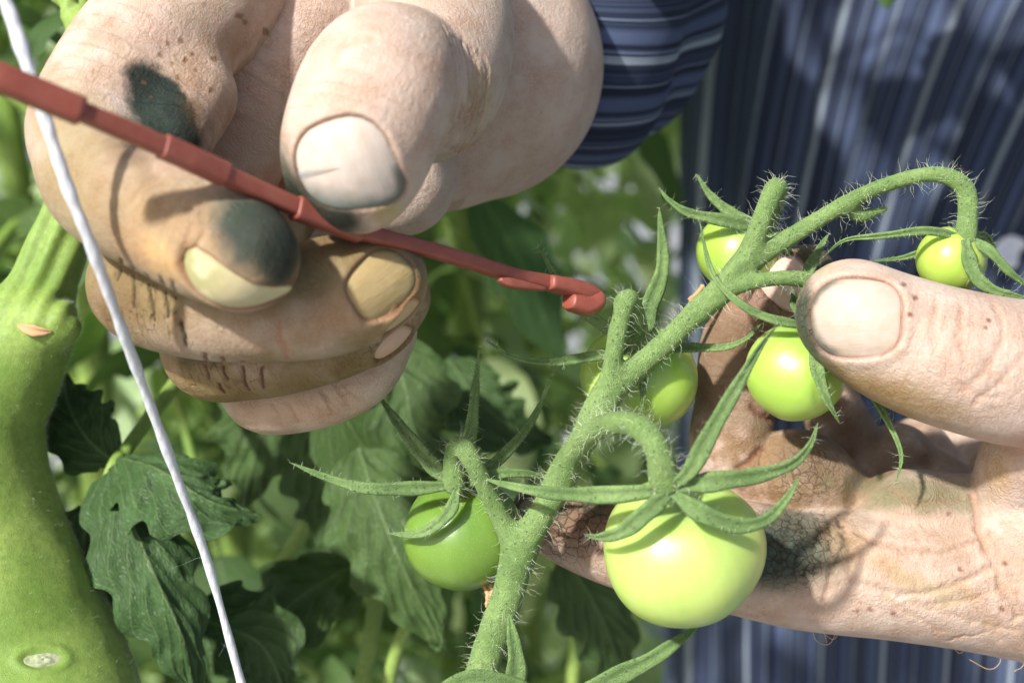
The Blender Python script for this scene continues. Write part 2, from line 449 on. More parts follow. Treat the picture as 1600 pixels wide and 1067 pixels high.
        q = 1 / (np.abs(ct) ** e + np.abs(st) ** e) ** (1 / e)
        u = rr[:, None] * (q * ct * hl)[None]; wv = rr[:, None] * (q * st * hw)[None]
        u = u - skew * wv * (u > 0)
        h = top(u, wv).reshape(u.shape) + lift * (1 - 0.75 * rr[:, None] ** 4 * (1 - free * np.maximum(ct, 0)[None]))
        h += 0.10 * np.sin(wv * 2.1 + seed) * 0.25
        pv = (C0 + u[..., None] * a + wv[..., None] * b + h[..., None] * n).reshape(-1, 3)
        A = np.stack([wv.ravel(), u.ravel(), np.full(u.size, seed * 3.1)], 1)
        ii = np.arange(nr - 1)[:, None] * na; jj = np.arange(na)[None]; j2 = (jj + 1) % na
        F = np.stack([ii + jj, ii + na + jj, ii + na + j2, ii + j2], -1).reshape(-1, 4)
        low = pv - n * 0.5
        V2 = np.vstack([pv, low]); m0 = nr * na
        e0 = (nr - 1) * na + np.arange(na); e1 = (nr - 1) * na + (np.arange(na) + 1) % na
        F2 = np.vstack([F, F[:, ::-1] + m0, np.stack([e0, e0 + m0, e1 + m0, e1], 1)])
        A = np.vstack([A, A]); cc = np.tile(np.array(col, float), (len(V2), 1))
        rad2 = np.tile(np.repeat(rr, na), 2); up = np.tile((u / hl).ravel(), 2); wp = np.tile((wv / hw).ravel(), 2)
        nz = fbm(V2, 2.5, 11 + seed)
        # lunula, free edge and dirt along the free edge
        fe = sstep(0.80, 0.97, rad2 + 0.25 * (nz - 0.5)) * sstep(0.15, 0.6, up)
        cc = cc * (1 - fe[:, None] * 0.85) + np.array(dirt) * fe[:, None] * 0.85
        de = sstep(0.93, 1.0, rad2) * 0.7 * (up < 0.3)
        cc = cc * (1 - de[:, None]) + np.array((0.3, 0.15, 0.09)) * de[:, None]
        return dict(V=V2, F=F2, col=cc, uvw=A, up=up, wp=wp, nz=nz)
    def emit(s, name, parent, org):
        pass
def make_nail(name, d, parent, label=None):
    o = add_mesh(name, d['V'], d['F'], M_NAIL, parent, attrs={'col': d['col'], 'uvw': d['uvw']})
    if label: o['label'] = label
    return o
DARK = (0.022, 0.028, 0.022); GREEN = (0.065, 0.095, 0.062); OLIVE = (0.30, 0.235, 0.085); BROWN = (0.14, 0.085, 0.04); TAN = (0.42, 0.27, 0.13); RED = (0.5, 0.17, 0.12); YEL = (0.62, 0.50, 0.20)

# ---- right hand of the person (left in the photograph), holding the hook
thumb = chain((549, 264, 199, 9.3), (558, 226, 199, 10.5), (580, 165, 201, 11.0), (598, 128, 205, 10.8), (620, 118, 212, 10.5))
thumb_base = chain((640, 138, 219, 11.6), (662, 124, 222, 12.4), (684, 62, 231, 12.4), (672, -10, 243, 13))
index = chain((372, -60, 240, 12.5), (300, 20, 231, 11.6), (225, 85, 224, 11.3), (152, 185, 216, 9.9), (150, 235, 212, 9.3), (175, 290, 205, 9.1), (262, 333, 198, 9.1), (340, 375, 193, 8.6), (388, 405, 190, 6.9))
middle = chain((470, 30, 246, 12), (390, 160, 243, 10.6), (310, 320, 240, 9.8), (240, 420, 228, 8.8), (233, 450, 217, 8.7), (330, 470, 210, 8.8), (450, 474, 207, 8.35), (530, 459, 207, 8.5), (597, 438, 208, 6.7))
ring = chain((560, 100, 262, 12), (470, 230, 258, 10), (370, 420, 247, 8.5), (325, 540, 231, 7.7), (390, 548, 223, 7.6), (490, 532, 219, 7.1), (570, 494, 217, 7.2), (618, 464, 217, 5.4))
pinky = chain((640, 180, 266, 13), (560, 330, 264, 10), (450, 500, 252, 7.5), (405, 606, 237, 6.5), (480, 612, 232, 6.3), (560, 578, 228, 6.0), (606, 518, 226, 4.7))
palm = [chain((420, -30, 252, 13), (520, 30, 256, 14), (600, 180, 262, 13), (628, 292, 254, 8.6)),
        chain((470, -60, 252, 15), (600, 0, 264, 17), (738, 108, 277, 24.4)), chain((560, 120, 266, 13), (690, 215, 270, 14))]
fore = chain((737, 110, 277, 24.2), (770, 62, 292, 22), (805, 58, 299, 21), (890, 62, 306, 21), (945, 25, 335, 22), (930, -80, 400, 28))
fl = Field((-86, -26, -352), (54, 75, -176), 0.4)
fl.add(palm, 3.0, 3.0); fl.add(fore[:26], 5.0)
fl.add(pinky, 0.9); fl.add(ring, 0.9)
fl.add(middle, 0.9); fl.add(index, 0.9); fl.add(thumb_base, 1.4); fl.add(thumb, 0.9)
fl.add(chain((300, 150, 222, 7), (268, 215, 214, 6)), 4.0)
VR, FR = fl.mesh(2); del fl
VR_open = VR[:, 2] > -350.5
print('hand R', len(VR))
HR = Hand(VR, FR, [thumb, index, middle, ring, pinky, fore, palm[0], thumb_base])
h = HR
# pigment and dirt
gr_ = fbm(h.V, 9, 77) * 0.6 + fbm(h.V, 2.5, 78) * 0.4
for q, kk in ((1, .45), (2, .6), (3, .7), (4, .3), (0, .15), (7, .25)):
    w_ = ((h.fid == q) * kk * ((h.fid != 2) | (h.dd < 231)) * sstep(.35, .65, gr_))[:, None]; h.col = h.col * (1 - w_) + np.array((.27, .19, .09)) * w_
fw = {2: OLIVE, 3: OLIVE, 4: TAN}
yel = fbm(h.V, 14, 50)
for q, kk in ((1, .5), (2, .95), (3, 1.0), (4, .25)):
    m = h.fid == q; w_ = (m * kk * ((h.fid != 2) | (h.dd < 231)) * (0.45 + 0.55 * sstep(0.3, 0.6, yel)) * sstep(300 if q == 1 else 100, 420 if q == 1 else 300, h.py + (400 if q != 1 else 100)))[:, None]
    h.col = h.col * (1 - w_) + np.array((0.23, 0.17, 0.075)) * w_
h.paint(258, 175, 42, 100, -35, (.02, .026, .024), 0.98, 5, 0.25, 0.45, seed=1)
h.paint(215, 205, 50, 40, 10, GREEN, 0.5, 4, 0.8, 0.9, seed=2)
h.paint(110, 260, 60, 130, 0, (.30, .25, .13), 0.7, 9, 0.8, 0.8, fids=[1], seed=61)
h.paint(300, 400, 150, 60, 35, (.36, .26, .13), 0.55, 9, 0.8, 1.0, fids=[1], seed=62)
h.paint(195, 240, 40, 22, 20, BROWN, 0.5, 4, 0.9, 0.9, seed=4)
h.paint(310, 170, 22, 50, -25, BROWN, 0.6, 3, 0.9, 1.0, seed=5)
for x, y in ((262, 68), (282, 65), (290, 95), (250, 85), (375, 25), (382, 35), (415, 50), (335, 92), (305, 110), (278, 120), (225, 130), (330, 140), (300, 85), (268, 100)):
    h.paint(x, y, 3.5 + x % 4, 3 + y % 3, x, (.2, .11, .06), 0.75, 1.5, 0.4, 0.9, seed=x)
h.paint(180, 105, 80, 30, -38, (.42, .30, .2), 0.4, 4, 0.9, 1.1, seed=6)
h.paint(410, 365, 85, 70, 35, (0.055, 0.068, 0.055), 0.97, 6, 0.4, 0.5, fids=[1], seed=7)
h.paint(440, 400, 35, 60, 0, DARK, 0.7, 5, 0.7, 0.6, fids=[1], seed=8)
h.paint(350, 330, 55, 30, 30, GREEN, 0.35, 5, 0.9, 1.0, fids=[1], seed=9)
h.paint(250, 400, 60, 32, 35, (0.52, 0.33, 0.14), 0.7, 6, 0.9, 0.7, fids=[1], seed=10)
h.paint(235, 290, 20, 50, -20, BROWN, 0.35, 4, 0.9, 0.9, fids=[1], seed=11)
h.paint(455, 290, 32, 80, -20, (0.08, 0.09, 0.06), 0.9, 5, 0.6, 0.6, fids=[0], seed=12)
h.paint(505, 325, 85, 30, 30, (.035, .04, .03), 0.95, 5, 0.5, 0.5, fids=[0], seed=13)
h.paint(600, 325, 35, 25, 30, (0.4, 0.32, 0.12), 0.7, 4, 0.9, 0.6, fids=[0], seed=14)
h.paint(750, 150, 24, 60, 0, (0.34, 0.29, 0.14), 0.6, 6, 0.9, 0.8, fids=[7], seed=15)
h.paint(480, 385, 60, 20, 0, BROWN, 0.5, 3, 0.9, 0.8, fids=[2], seed=16)
h.paint(640, 410, 30, 30, 0, GREEN, 0.55, 4, 0.9, 0.6, fids=[2], seed=17)
h.paint(560, 490, 120, 40, -20, (0.5, 0.33, 0.2), 0.45, 6, 0.9, 0.8, fids=[2], seed=18)
h.paint(180, 480, 50, 60, 0, BROWN, 0.55, 6, 0.9, 0.9, fids=[2], seed=19)
h.paint(310, 560, 40, 18, 0, DARK, 0.4, 2, 0.9, 1.0, fids=[3], seed=20)
h.paint(470, 640, 120, 40, 0, (0.55, 0.36, 0.2), 0.4, 8, 0.9, 0.5, fids=[4], seed=21)
h.paint(430, 290, 45, 28, 20, RED, 0.5, 6, 0.9, 0.4, seed=22)
# wrinkles, ridges
h.paint(225, 470, 70, 75, 0, 0, 1.0, 8, 0.7, 0.3, ch=1, fids=[2]); h.paint(340, 590, 110, 40, 0, 0, .9, 8, 0.7, 0.3, ch=1, fids=[3])
h.paint(520, 600, 60, 50, -30, 0, 0.5, 8, 0.7, 0.3, ch=1, fids=[3, 4]); h.paint(740, 160, 60, 120, 0, 0, 0.35, 8, 0.7, 0.3, ch=1, fids=[7])
h.paint(385, 170, 75, 110, 0, 0, 1.0, 8, 0.6, 0.3, ch=0, fids=[2, 6]); h.paint(300, 130, 50, 70, 0, 0, 0.6, 8, 0.6, 0.3, ch=0, fids=[1])
h.paint(460, 520, 200, 50, 0, 0, 0.4, 8, 0.9, 0.6, ch=2, fids=[3]); h.paint(600, 520, 70, 70, 0, 0, 0.7, 8, 0.9, 0.6, ch=2, fids=[3, 4])
h.paint(445, 380, 40, 90, 20, 0, 0.6, 8, 0.9, 0.6, ch=2, fids=[1]); h.paint(470, 310, 60, 60, 20, 0, 0.35, 8, 0.9, 0.6, ch=2, fids=[0])
DKR = (0.16, 0.05, 0.03)
for x0, y0, x1, y1 in ((188, 405, 184, 435), (207, 420, 208, 480), (228, 428, 240, 500), (250, 432, 262, 495), (270, 440, 272, 490), (282, 505, 290, 540)):
    h.crease([(x0, y0), ((x0 + x1) / 2 + 2, (y0 + y1) / 2), (x1, y1)], 0.27, 0.3, (0.06, 0.045, 0.02), 0.95, wob=.5)
for x0, y0, x1, y1 in ((321, 552, 327, 592), (348, 558, 354, 592), (380, 565, 388, 610), (410, 575, 412, 605), (342, 600, 352, 615)):
    h.crease([(x0, y0), ((x0 + x1) / 2 - 2, (y0 + y1) / 2), (x1, y1)], 0.27, 0.3, (0.12, 0.025, 0.015), 0.95, wob=.5)
for x0, y0, x1, y1 in ((425, 632, 440, 664), (447, 628, 466, 660), (502, 610, 518, 648), (527, 605, 545, 640)):
    h.crease([(x0, y0), ((x0 + x1) / 2 + 2, (y0 + y1) / 2), (x1, y1)], 0.3, 0.2, (0.38, .2, .12), 0.4, wob=.6)
for p in ([(300, 395), (318, 352), (312, 318)], [(285, 390), (300, 350), (296, 318)], [(215, 330), (232, 300), (262, 282)], [(205, 318), (222, 290), (250, 272)]):
    h.crease(p, 0.36, 0.26, (.33, .22, .13), 0.4, wob=1.2)
h.crease([(438, 505), (440, 530), (450, 560)], 0.4, 0.2, (.4, .15, .1), 0.5)
for k in range(8):
    h.crease([(698 + k * 8, 40 + k * 7), (712 + k * 7, 100 + k * 2), (714 + k * 6.5, 150), (704 + k * 5.5, 195 + k * 2), (690 + k * 4, 222 + k * 3)], 0.36, 0.32, (.30, .20, .14), 0.45, wob=1.3, dr=(200, 226))
for k in range(5):
    h.crease([(585 + k * 14, 120 - k * 8), (630 + k * 10, 135 - k * 10), (665 + k * 8, 165 - k * 12)], 0.6, 0.10, (.55, .36, .27), 0.25, wob=1.0)
h.crease([(523, 100), (530, 78), (548, 66), (580, 60)], 0.8, 0.45, (.5, .3, .2), 0.4)
h.crease([(200, 225), (235, 225), (270, 240), (300, 240)], 0.7, 0.5, DARK, 0.5)
nR = [('thumb', h.nail((534, 262), (566, 330), 13.4, 12.6, seed=1, rim=(.13, .07, .045), col=(.47, .40, .345), ex_d=3.0, ex_p=2.6, dirt=(.07, .08, .06), skew=-0.30, curve=1)),
      ('index', h.nail((354, 462), (400, 440), 6.2, 14.5, tiltn=(-0.2, -0.45, 0.0), avec=P(420, 510, 192) - P(300, 390, 192), dr=(175, 197), seed=2, col=(.46, .40, .24), dirt=(.50, .44, .24), ex_d=1.5, lift=0.25, free=1.0)),
      ('middle', h.nail((600, 444), (640, 410), 8.4, 10.6, tiltn=(.1, 0.0, 0), dr=(190, 222), seed=3, col=(.33, .25, .12), dirt=(.12, .12, .06), ex_d=2.6, ex_p=3.0, lift=.25)),
      ('ring', h.nail((632, 498), (655, 470), 5.0, 7.0, tiltn=(.5, -.3, 0), dr=(200, 228), lift=.2, seed=4, col=(.48, .34, .2), dirt=(.25, .16, .08))),
      ('pinky', h.nail((620, 540), (640, 512), 5.5, 7.0, tiltn=(.5, -.1, 0), dr=(205, 240), seed=5, col=(.5, .33, .25), dirt=(.3, .2, .12)))]
d = nR[1][1]; q = (sstep(0.2, -0.6, d['up']) * sstep(0.45, 0.6, d['nz']))[:, None] * 0.6; d['col'] = d['col'] * (1 - q) + np.array((.20, .22, .07)) * q
d = nR[0][1]; q = (sstep(0.30, 0.80, d['up'] * 0.8 - d['wp'] * 0.5 + .3 * (d['nz'] - .5)))[:, None] * 0.75; d['col'] = d['col'] * (1 - q) + np.array((.13, .16, .14)) * q

# ---- left hand (right in the photograph), cradling the truss
thumbL = chain((1331, 492, 221, 8.7), (1380, 520, 221, 9.7), (1460, 552, 221, 10.6), (1560, 578, 223, 11.3), (1660, 600, 227, 12), (1800, 700, 238, 14), (1850, 820, 250, 18))
indexL = chain((842, 798, 247, 4.7), (885, 822, 247, 6.3), (960, 848, 246, 7.3), (1060, 866, 245, 8.7), (1150, 870, 243, 9.6), (1260, 893, 242, 9.8), (1400, 895, 243, 11.3), (1520, 898, 246, 13), (1700, 900, 250, 17))
middleL = chain((1262, 424, 246, 4.6), (1232, 440, 247, 5.2), (1180, 478, 250, 5.8), (1152, 540, 252, 6.4), (1150, 625, 252, 7.1), (1142, 705, 251, 7.0), (1190, 742, 251, 6.8), (1256, 742, 248.5, 7.7), (1335, 815, 254, 8.0), (1480, 860, 256, 12))
ringL = chain((1275, 520, 258, 4.6), (1278, 570, 260, 5.2), (1300, 640, 262, 5.6), (1326, 690, 264, 5.9), (1362, 745, 265, 6.6), (1450, 820, 262, 9))
pinkyL = chain((1398, 700, 280, 3.9), (1432, 690, 277, 4.6), (1455, 720, 274, 5.3), (1490, 790, 270, 7))
ringB = chain((1345, 760, 262, 6.5), (1398, 712, 266, 6.0), (1430, 738, 268, 6.2), (1500, 800, 266, 8))
moundL = chain((1374, 815, 246, 6.8), (1415, 803, 244.5, 7.6), (1490, 812, 245, 8.0), (1600, 850, 246, 12))
palmL = [chain((1400, 850, 250, 7.6), (1500, 860, 250, 9), (1600, 870, 248, 12)),
         chain((1512, 712, 284, 6.5), (1540, 720, 282, 7.5), (1600, 790, 268, 12), (1700, 850, 255, 17)),
         chain((1700, 870, 250, 18), (1850, 900, 262, 23), (1990, 900, 290, 25), (2150, 850, 330, 27))]
thenar = chain((1612, 690, 233, 7.5), (1590, 765, 240, 7.4), (1640, 830, 242, 11), (1760, 860, 248, 17))
fl = Field((-4, -78, -302), (128, 26, -202), 0.4)
fl.add(palmL, 3.0, 3.0); fl.add(pinkyL, 0.8); fl.add(ringB, 0.8); fl.add(ringL, .8); fl.add(middleL, 0.8); fl.add(indexL, 1.6); fl.add(thenar, 1.3); fl.add(moundL, 1.5); fl.add(thumbL, 1.6)
VL, FL = fl.mesh(2); del fl
print('hand L', len(VL))
HL = Hand(VL, FL, [thumbL, indexL[:29], middleL, ringL, pinkyL, ringB, palmL[0], palmL[2], thenar, indexL[29:]], 5)
h = HL
gr_ = fbm(h.V, 9, 79) * 0.6 + fbm(h.V, 2.2, 80) * 0.4
for q, kk in ((1, .4), (9, .35), (8, .3), (7, .3), (2, 1.), (3, 1.), (5, .8), (4, .4), (6, .6), (0, .15)):
    w_ = ((h.fid == q) * kk * sstep(.35, .62, gr_))[:, None]; h.col = h.col * (1 - w_) + np.array((.27, .18, .10)) * w_
h.paint(1225, 860, 118, 70, -8, (0.13, 0.13, 0.085), 0.85, 6, 0.45, 0.4, seed=31, fids=[1, 9]); h.paint(1205, 858, 90, 62, -12, (0.06, 0.09, 0.075), 0.85, 5, 0.6, 0.5, seed=32, fids=[1, 9])  # green stain, with the largest tomato's shadow painted into it
h.paint(900, 800, 120, 70, 0, (0.22, 0.14, 0.09), 0.85, 6, 0.5, 0.5, seed=33, fids=[1, 9]); h.paint(840, 790, 45, 40, 0, GREEN, 0.8, 4, 0.5, 0.6, seed=34, fids=[1, 9])
h.paint(925, 790, 30, 20, 20, GREEN, 0.5, 3, 0.6, 0.8, seed=35, fids=[1, 9]); h.paint(808, 815, 12, 16, 0, DARK, 0.8, 3, 0.6, 0.3, seed=36, fids=[1, 9])
h.paint(1140, 560, 80, 130, 0, (0.21, 0.14, 0.085), 0.92, 10, 0.6, 0.5, seed=37, fids=[2]); h.paint(1170, 650, 60, 40, 0, (0.26, 0.2, 0.13), 0.6, 5, 0.6, 0.7, seed=38, fids=[2])
h.paint(1235, 430, 75, 40, -30, GREEN, 0.8, 4, 0.5, 0.6, seed=39, fids=[2]); h.paint(1200, 460, 60, 30, -20, (.42, .25, .2), 0.6, 4, 0.7, 0.6, seed=40, fids=[2])
h.paint(1262, 720, 60, 55, 0, (0.19, 0.14, 0.085), 0.9, 6, 0.6, 0.6, seed=41, fids=[2, 6]); h.paint(1335, 670, 50, 50, 0, (0.2, 0.14, 0.095), 0.85, 6, 0.6, 0.5, seed=42)
h.paint(1400, 725, 60, 40, 0, (0.28, 0.20, 0.12), 0.8, 6, 0.6, 0.6, seed=43); h.paint(1400, 775, 120, 35, 0, (0.26, 0.20, 0.12), 0.75, 8, 0.7, 0.7, seed=44, dr=(225, 260))
h.paint(1440, 770, 110, 34, 5, (0.17, 0.18, 0.10), 0.65, 3, 0.7, 1.0, seed=45); h.paint(1420, 905, 60, 22, 25, (0.37, 0.28, 0.14), 0.6, 5, 0.7, 0.9, seed=46)
h.paint(1490, 930, 30, 22, 0, (0.36, 0.28, 0.14), 0.5, 4, 0.7, 0.9, seed=47); h.paint(1340, 850, 60, 40, 20, (0.4, 0.28, 0.15), 0.4, 5, 0.7, 0.9, seed=48)
h.paint(1262, 505, 24, 85, -6, (0.07, 0.09, 0.06), 0.95, 4, 0.5, 0.5, seed=49, fids=[0]); h.paint(1300, 590, 60, 22, 38, GREEN, 0.85, 4, 0.6, 0.6, seed=50, fids=[0])
h.paint(1390, 622, 140, 34, 16, (0.30, 0.21, 0.085), 0.85, 4, 0.8, 0.6, seed=51, fids=[0]); h.paint(1560, 740, 26, 40, 0, (.45, .33, .14), 0.5, 6, 0.8, 0.8, seed=52, fids=[8])
h.paint(1590, 700, 30, 22, 0, (.42, .2, .13), 0.5, 6, 0.8, 0.4, seed=53, fids=[8, 0]); h.paint(1280, 420, 30, 12, 0, (.3, .3, .15), 0.5, 6, 0.8, 0.4, seed=54, fids=[0])
for x, y in ((1412, 445), (1422, 492), (1545, 500), (1540, 512), (1482, 803), (1570, 880), (1565, 950), (1500, 890), (1340, 955), (1360, 952), (1395, 958), (1430, 465)):
    h.paint(x, y, 5, 4, 30, (.2, .08, .05), 0.8, 2, 0.5, 0.9, seed=x)
h.paint(1230, 850, 90, 80, 0, 0, 1.0, 8, 0.7, 0.4, ch=2, fids=[1, 9]); h.paint(880, 800, 110, 90, 0, 0, 1.0, 8, 0.7, 0.4, ch=2, fids=[1, 9])
h.paint(1240, 430, 80, 60, 0, 0, 1.0, 8, 0.7, 0.4, ch=2, fids=[2]); h.paint(1260, 740, 70, 60, 0, 0, .7, 8, 0.7, 0.4, ch=2, fids=[2]); h.paint(1258, 510, 22, 75, -4, 0, .8, 8, .7, .4, ch=2, fids=[0])
h.paint(1140, 640, 90, 90, 0, 0, 0.8, 8, 0.7, 0.4, ch=0, fids=[2]); h.paint(1420, 780, 120, 50, 0, 0, 1.0, 8, 0.7, 0.4, ch=0); h.paint(1555, 740, 40, 70, 0, 0, 1.0, 8, 0.7, 0.4, ch=0, fids=[8])
h.paint(1270, 790, 80, 60, 0, 0, 0.6, 8, 0.7, 0.4, ch=0, fids=[2])
for p in ([(1465, 470), (1458, 500), (1462, 545)], [(1505, 480), (1500, 520), (1506, 560)], [(1555, 478), (1568, 510), (1560, 545), (1530, 590), (1505, 612)], [(1600, 552), (1570, 590), (1545, 612), (1520, 632)], [(1500, 600), (1530, 620), (1560, 622)], [(1540, 560), (1552, 585), (1575, 600)]):
    h.crease(p, 0.55, 0.22, (.45, .26, .18), 0.35, wob=1.2)
h.crease([(1175, 635), (1190, 650), (1215, 655), (1228, 650)], 0.5, 0.5, DKR, 0.7); h.crease([(1190, 700), (1170, 720), (1150, 735)], 0.5, 0.5, DKR, 0.6)
h.crease([(1520, 770), (1524, 800), (1530, 830)], 0.6, 0.7, (.40, .20, .14), 0.5); h.crease([(1530, 828), (1550, 860), (1600, 880)], 0.7, 0.35, (.5, .3, .2), 0.3)
for p in ([(1288, 822), (1300, 860), (1298, 905), (1288, 940)], [(1312, 818), (1326, 850), (1328, 890)], [(1340, 835), (1410, 858), (1480, 858), (1545, 835)], [(1330, 905), (1400, 925), (1470, 920), (1560, 880)], [(1310, 815), (1335, 795), (1368, 782)], [(1535, 845), (1560, 900), (1590, 960)], [(1400, 770), (1440, 785), (1500, 780)]):
    h.crease(p, 0.5, 0.38, (.30, .18, .11), 0.4, wob=1.8, bulge=.1)
for x in range(7):
    h.crease([(1190 + 20 * x + rng.uniform(-6, 6), 805 + rng.uniform(-5, 5)), (1185 + 22 * x + rng.uniform(-6, 6), 850), (1175 + 20 * x, 900 + rng.uniform(-14, 0))], 0.35, 0.28, (.06, .05, .03), 0.75, wob=2.2)
for y in (822, 846, 868, 890):
    h.crease([(1180, y + rng.uniform(-6, 6)), (1230, y + 8), (1285, y + rng.uniform(0, 16))], 0.33, 0.26, (.06, .05, .03), 0.7, wob=2.2)
for k in range(16):
    x, y = rng.uniform(1330, 1590), rng.uniform(830, 960); t_ = rng.uniform(-.9, 1.3); l_ = rng.uniform(18, 55)
    h.crease([(x, y), (x + l_ * .5 * math.cos(t_) + rng.uniform(-4, 4), y + l_ * .5 * math.sin(t_)), (x + l_ * math.cos(t_), y + l_ * math.sin(t_))], 0.3, rng.uniform(.06, .16), (.38, .26, .17), 0.28, wob=2.5)
for a, b in (((1450, 950), (1600, 905)), ((1420, 940), (1590, 985)), ((1480, 1000), (1600, 960)), ((1500, 905), (1560, 1000)), ((1540, 890), (1600, 930)), ((1380, 930), (1470, 985)), ((1210, 930), (1225, 975)), ((1200, 935), (1185, 962))):
    h.crease([a, ((a[0] + b[0]) / 2 + 5, (a[1] + b[1]) / 2 + 6), b], 0.5, 0.22, (.5, .34, .2), 0.35, wob=1.6)
for k in range(5):
    h.crease([(1120, 590 + 14 * k), (1160, 585 + 14 * k), (1200, 595 + 13 * k)], 0.4, 0.13, (.25, .16, .1), 0.3, wob=1.2)
nL = [('thumb', h.nail((1334, 492), (1290, 492), 12.0, 13.4, tiltn=(-0.1, 0.1, 0.2), seed=6, rim=(.20, .07, .05), col=(.44, .355, .295), dirt=(.05, .06, .045), ex_p=3.2, lift=0.2)),
      ('index', h.nail((826, 812), (812, 806), 6.0, 6.5, tiltn=(-.5, -.6, 0), seed=7, col=(.25, .25, .17), dirt=(.03, .03, .02))),
      ('middle', h.nail((1222, 428), (1262, 398), 7.0, 8.5, tiltn=(-.5, .6, 0), seed=8, col=(.55, .40, .34), dirt=(.1, .1, .07)))]
for hh, ex in ((HR, .15), (HL, .12)):
    q = np.clip(hh.col.mean(1) / SKIN.mean(), 0.05, 1.0)[:, None]; hh.col = hh.col * q ** ex
    dk = sstep(.35, .12, q) ; hh.col = hh.col * (1 - dk) + (hh.col * .85 + np.array((.002, .008, .005))) * dk
# ---- the rest of the body: arms, torso, neck (coarse), clothed
def mm(*p): return np.array(p, float)
def raw(*pts, n=6): return catmull([list(p) for p in pts], n)
def fpx(x, y, d, r): return list(P(x, y, d)) + [r]
TOR = [raw((166, 250, -600, 92), (172, 0, -585, 96), (164, -330, -600, 102)), raw((250, 260, -590, 108), (255, 0, -572, 112), (250, -340, -590, 116)), raw((345, 250, -600, 98), (350, 0, -585, 100), (345, -330, -600, 104)),
       raw((60, 330, -610, 52), (250, 345, -600, 60), (440, 330, -610, 52))]
HEADC = [raw((250, 360, -600, 52), (248, 440, -570, 50)), raw((248, 470, -545, 66), (248, 510, -560, 80), (248, 560, -575, 78)), raw((248, 460, -515, 34), (248, 440, -500, 22)), raw((248, 520, -484, 9), (248, 492, -470, 12)), raw((172, 510, -570, 12), (170, 485, -568, 10)), raw((324, 510, -570, 12), (326, 485, -568, 10))]
armL = raw(fpx(1990, 900, 290, 25), fpx(2150, 850, 330, 29), (290, -60, -400, 36), (400, 20, -520, 46), (435, 160, -590, 52), (430, 310, -610, 56))
armR = raw(fpx(752, 62, 288, 22), fpx(805, 58, 299, 21), fpx(890, 62, 306, 21), fpx(945, 25, 335, 22), (20, 110, -400, 28), (20, 180, -480, 38), (60, 310, -610, 54))
fb = Field((-60, -460, -740), (520, 680, -300), 5.0)
for c in TOR + HEADC: fb.add(c, 30)
fb.add(armR[12:], 14); fb.add(armL[3:], 14)
VB, FB = fb.mesh(2); del fb
keep = ~(((VB > np.array((-84, -24, -346))) & (VB < np.array((48, 73, -178)))).all(1) | ((VB > np.array((-2, -76, -298))) & (VB < np.array((126, 24, -204)))).all(1))
FB = FB[keep[FB].all(1)]
VB -= vnorm(VB, FB) * 0.6
TR = tow(P(1250, 300, 560)); TR[2] = 0.0
person = thing('person', 'person in a dark blue striped shirt, stained hands holding a hook and the tomatoes', 'person', TR)
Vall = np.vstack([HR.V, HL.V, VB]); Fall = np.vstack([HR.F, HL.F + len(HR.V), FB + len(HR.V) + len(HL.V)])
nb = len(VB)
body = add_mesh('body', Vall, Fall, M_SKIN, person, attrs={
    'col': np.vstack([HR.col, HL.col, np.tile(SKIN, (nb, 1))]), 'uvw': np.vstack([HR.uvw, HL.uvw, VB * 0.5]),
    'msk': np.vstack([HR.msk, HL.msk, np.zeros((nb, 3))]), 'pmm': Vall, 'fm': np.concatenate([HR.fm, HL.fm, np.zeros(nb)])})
for nm, d in nR: make_nail('fingernail', d, person, {'thumb': 'broad pale thumbnail with dirt under its edge', 'index': 'long yellowed fingernail lit by the sun', 'middle': 'yellow brown stained fingernail'}.get(nm))
for nm, d in nL: make_nail('fingernail', d, person, {'thumb': 'wide thumbnail with a dark scratch and grimy tip'}.get(nm))
# ---- shirt
def shirt_material():
    m, t, bs = mat('striped_cloth'); g = NT(t)
    uv = g.attr('uvw').outputs['Vector']; s0 = g.n('ShaderNodeSeparateXYZ'); g.link(uv, s0.inputs[0])
    x = s0.outputs[0]
    cmb = g.n('ShaderNodeCombineXYZ'); g.link(x, cmb.inputs[0])
    na = g.noise(cmb.outputs[0], 0.42, 2, 0.8); nb_ = g.noise(g.scale(cmb.outputs[0], (1, 1, 1)), 0.13, 1, 0.5)
    c = g.ramp(na, [(0.36, (0.014, 0.017, 0.032)), (0.47, (0.028, 0.035, 0.076)), (0.55, (0.068, 0.082, 0.160)), (0.66, (0.026, 0.032, 0.068))])
    def line(per, wd, off, colr, c):
        f = g.math('ABSOLUTE', g.math('SUBTRACT', g.math('FRACT', g.math('ADD', g.math('DIVIDE', x, per), off)), 0.5))
        return g.mix(g.mapr(f, wd * .6, wd, 1, 0), c, colr)
    c = line(9.5, 0.11, 0.1, (0.10, 0.12, 0.235), c); c = line(9.5, 0.05, 0.37, (0.012, 0.014, 0.025), c)
    c = line(4.75, 0.05, 0.25, (0.16, 0.185, 0.30), c); c = line(19, 0.024, 0.62, (0.38, 0.40, 0.50), c); c = line(9.5, 0.026, 0.80, (0.32, 0.35, 0.47), c)
    c = g.mix(1.0, c, (0.58, 0.64, 0.58), 'MULTIPLY')
    g.link(c, bs.inputs['Base Color']); bs.inputs['Roughness'].default_value = 0.85; bs.inputs['Specular IOR Level'].default_value = .2
    wv = g.noise(uv, 6.0, 2, 0.6); g.link(g.bump(wv, 0.3, 0.0006), bs.inputs['Normal'])
    return m
M_SHIRT = shirt_material()
ft = Field((-10, -440, -740), (520, 420, -430), 4.0)
for c in TOR: cc = c.copy(); cc[:, 3] += 7; ft.add(cc, 30)
VT, FT = ft.mesh(2); del ft
keepT = (VT[:, 1] > -425); FT = FT[keepT[FT].all(1)]
pxT = 800 - VT[:, 0] * FP / VT[:, 2]; pyT = 533.5 + VT[:, 1] * FP / VT[:, 2]
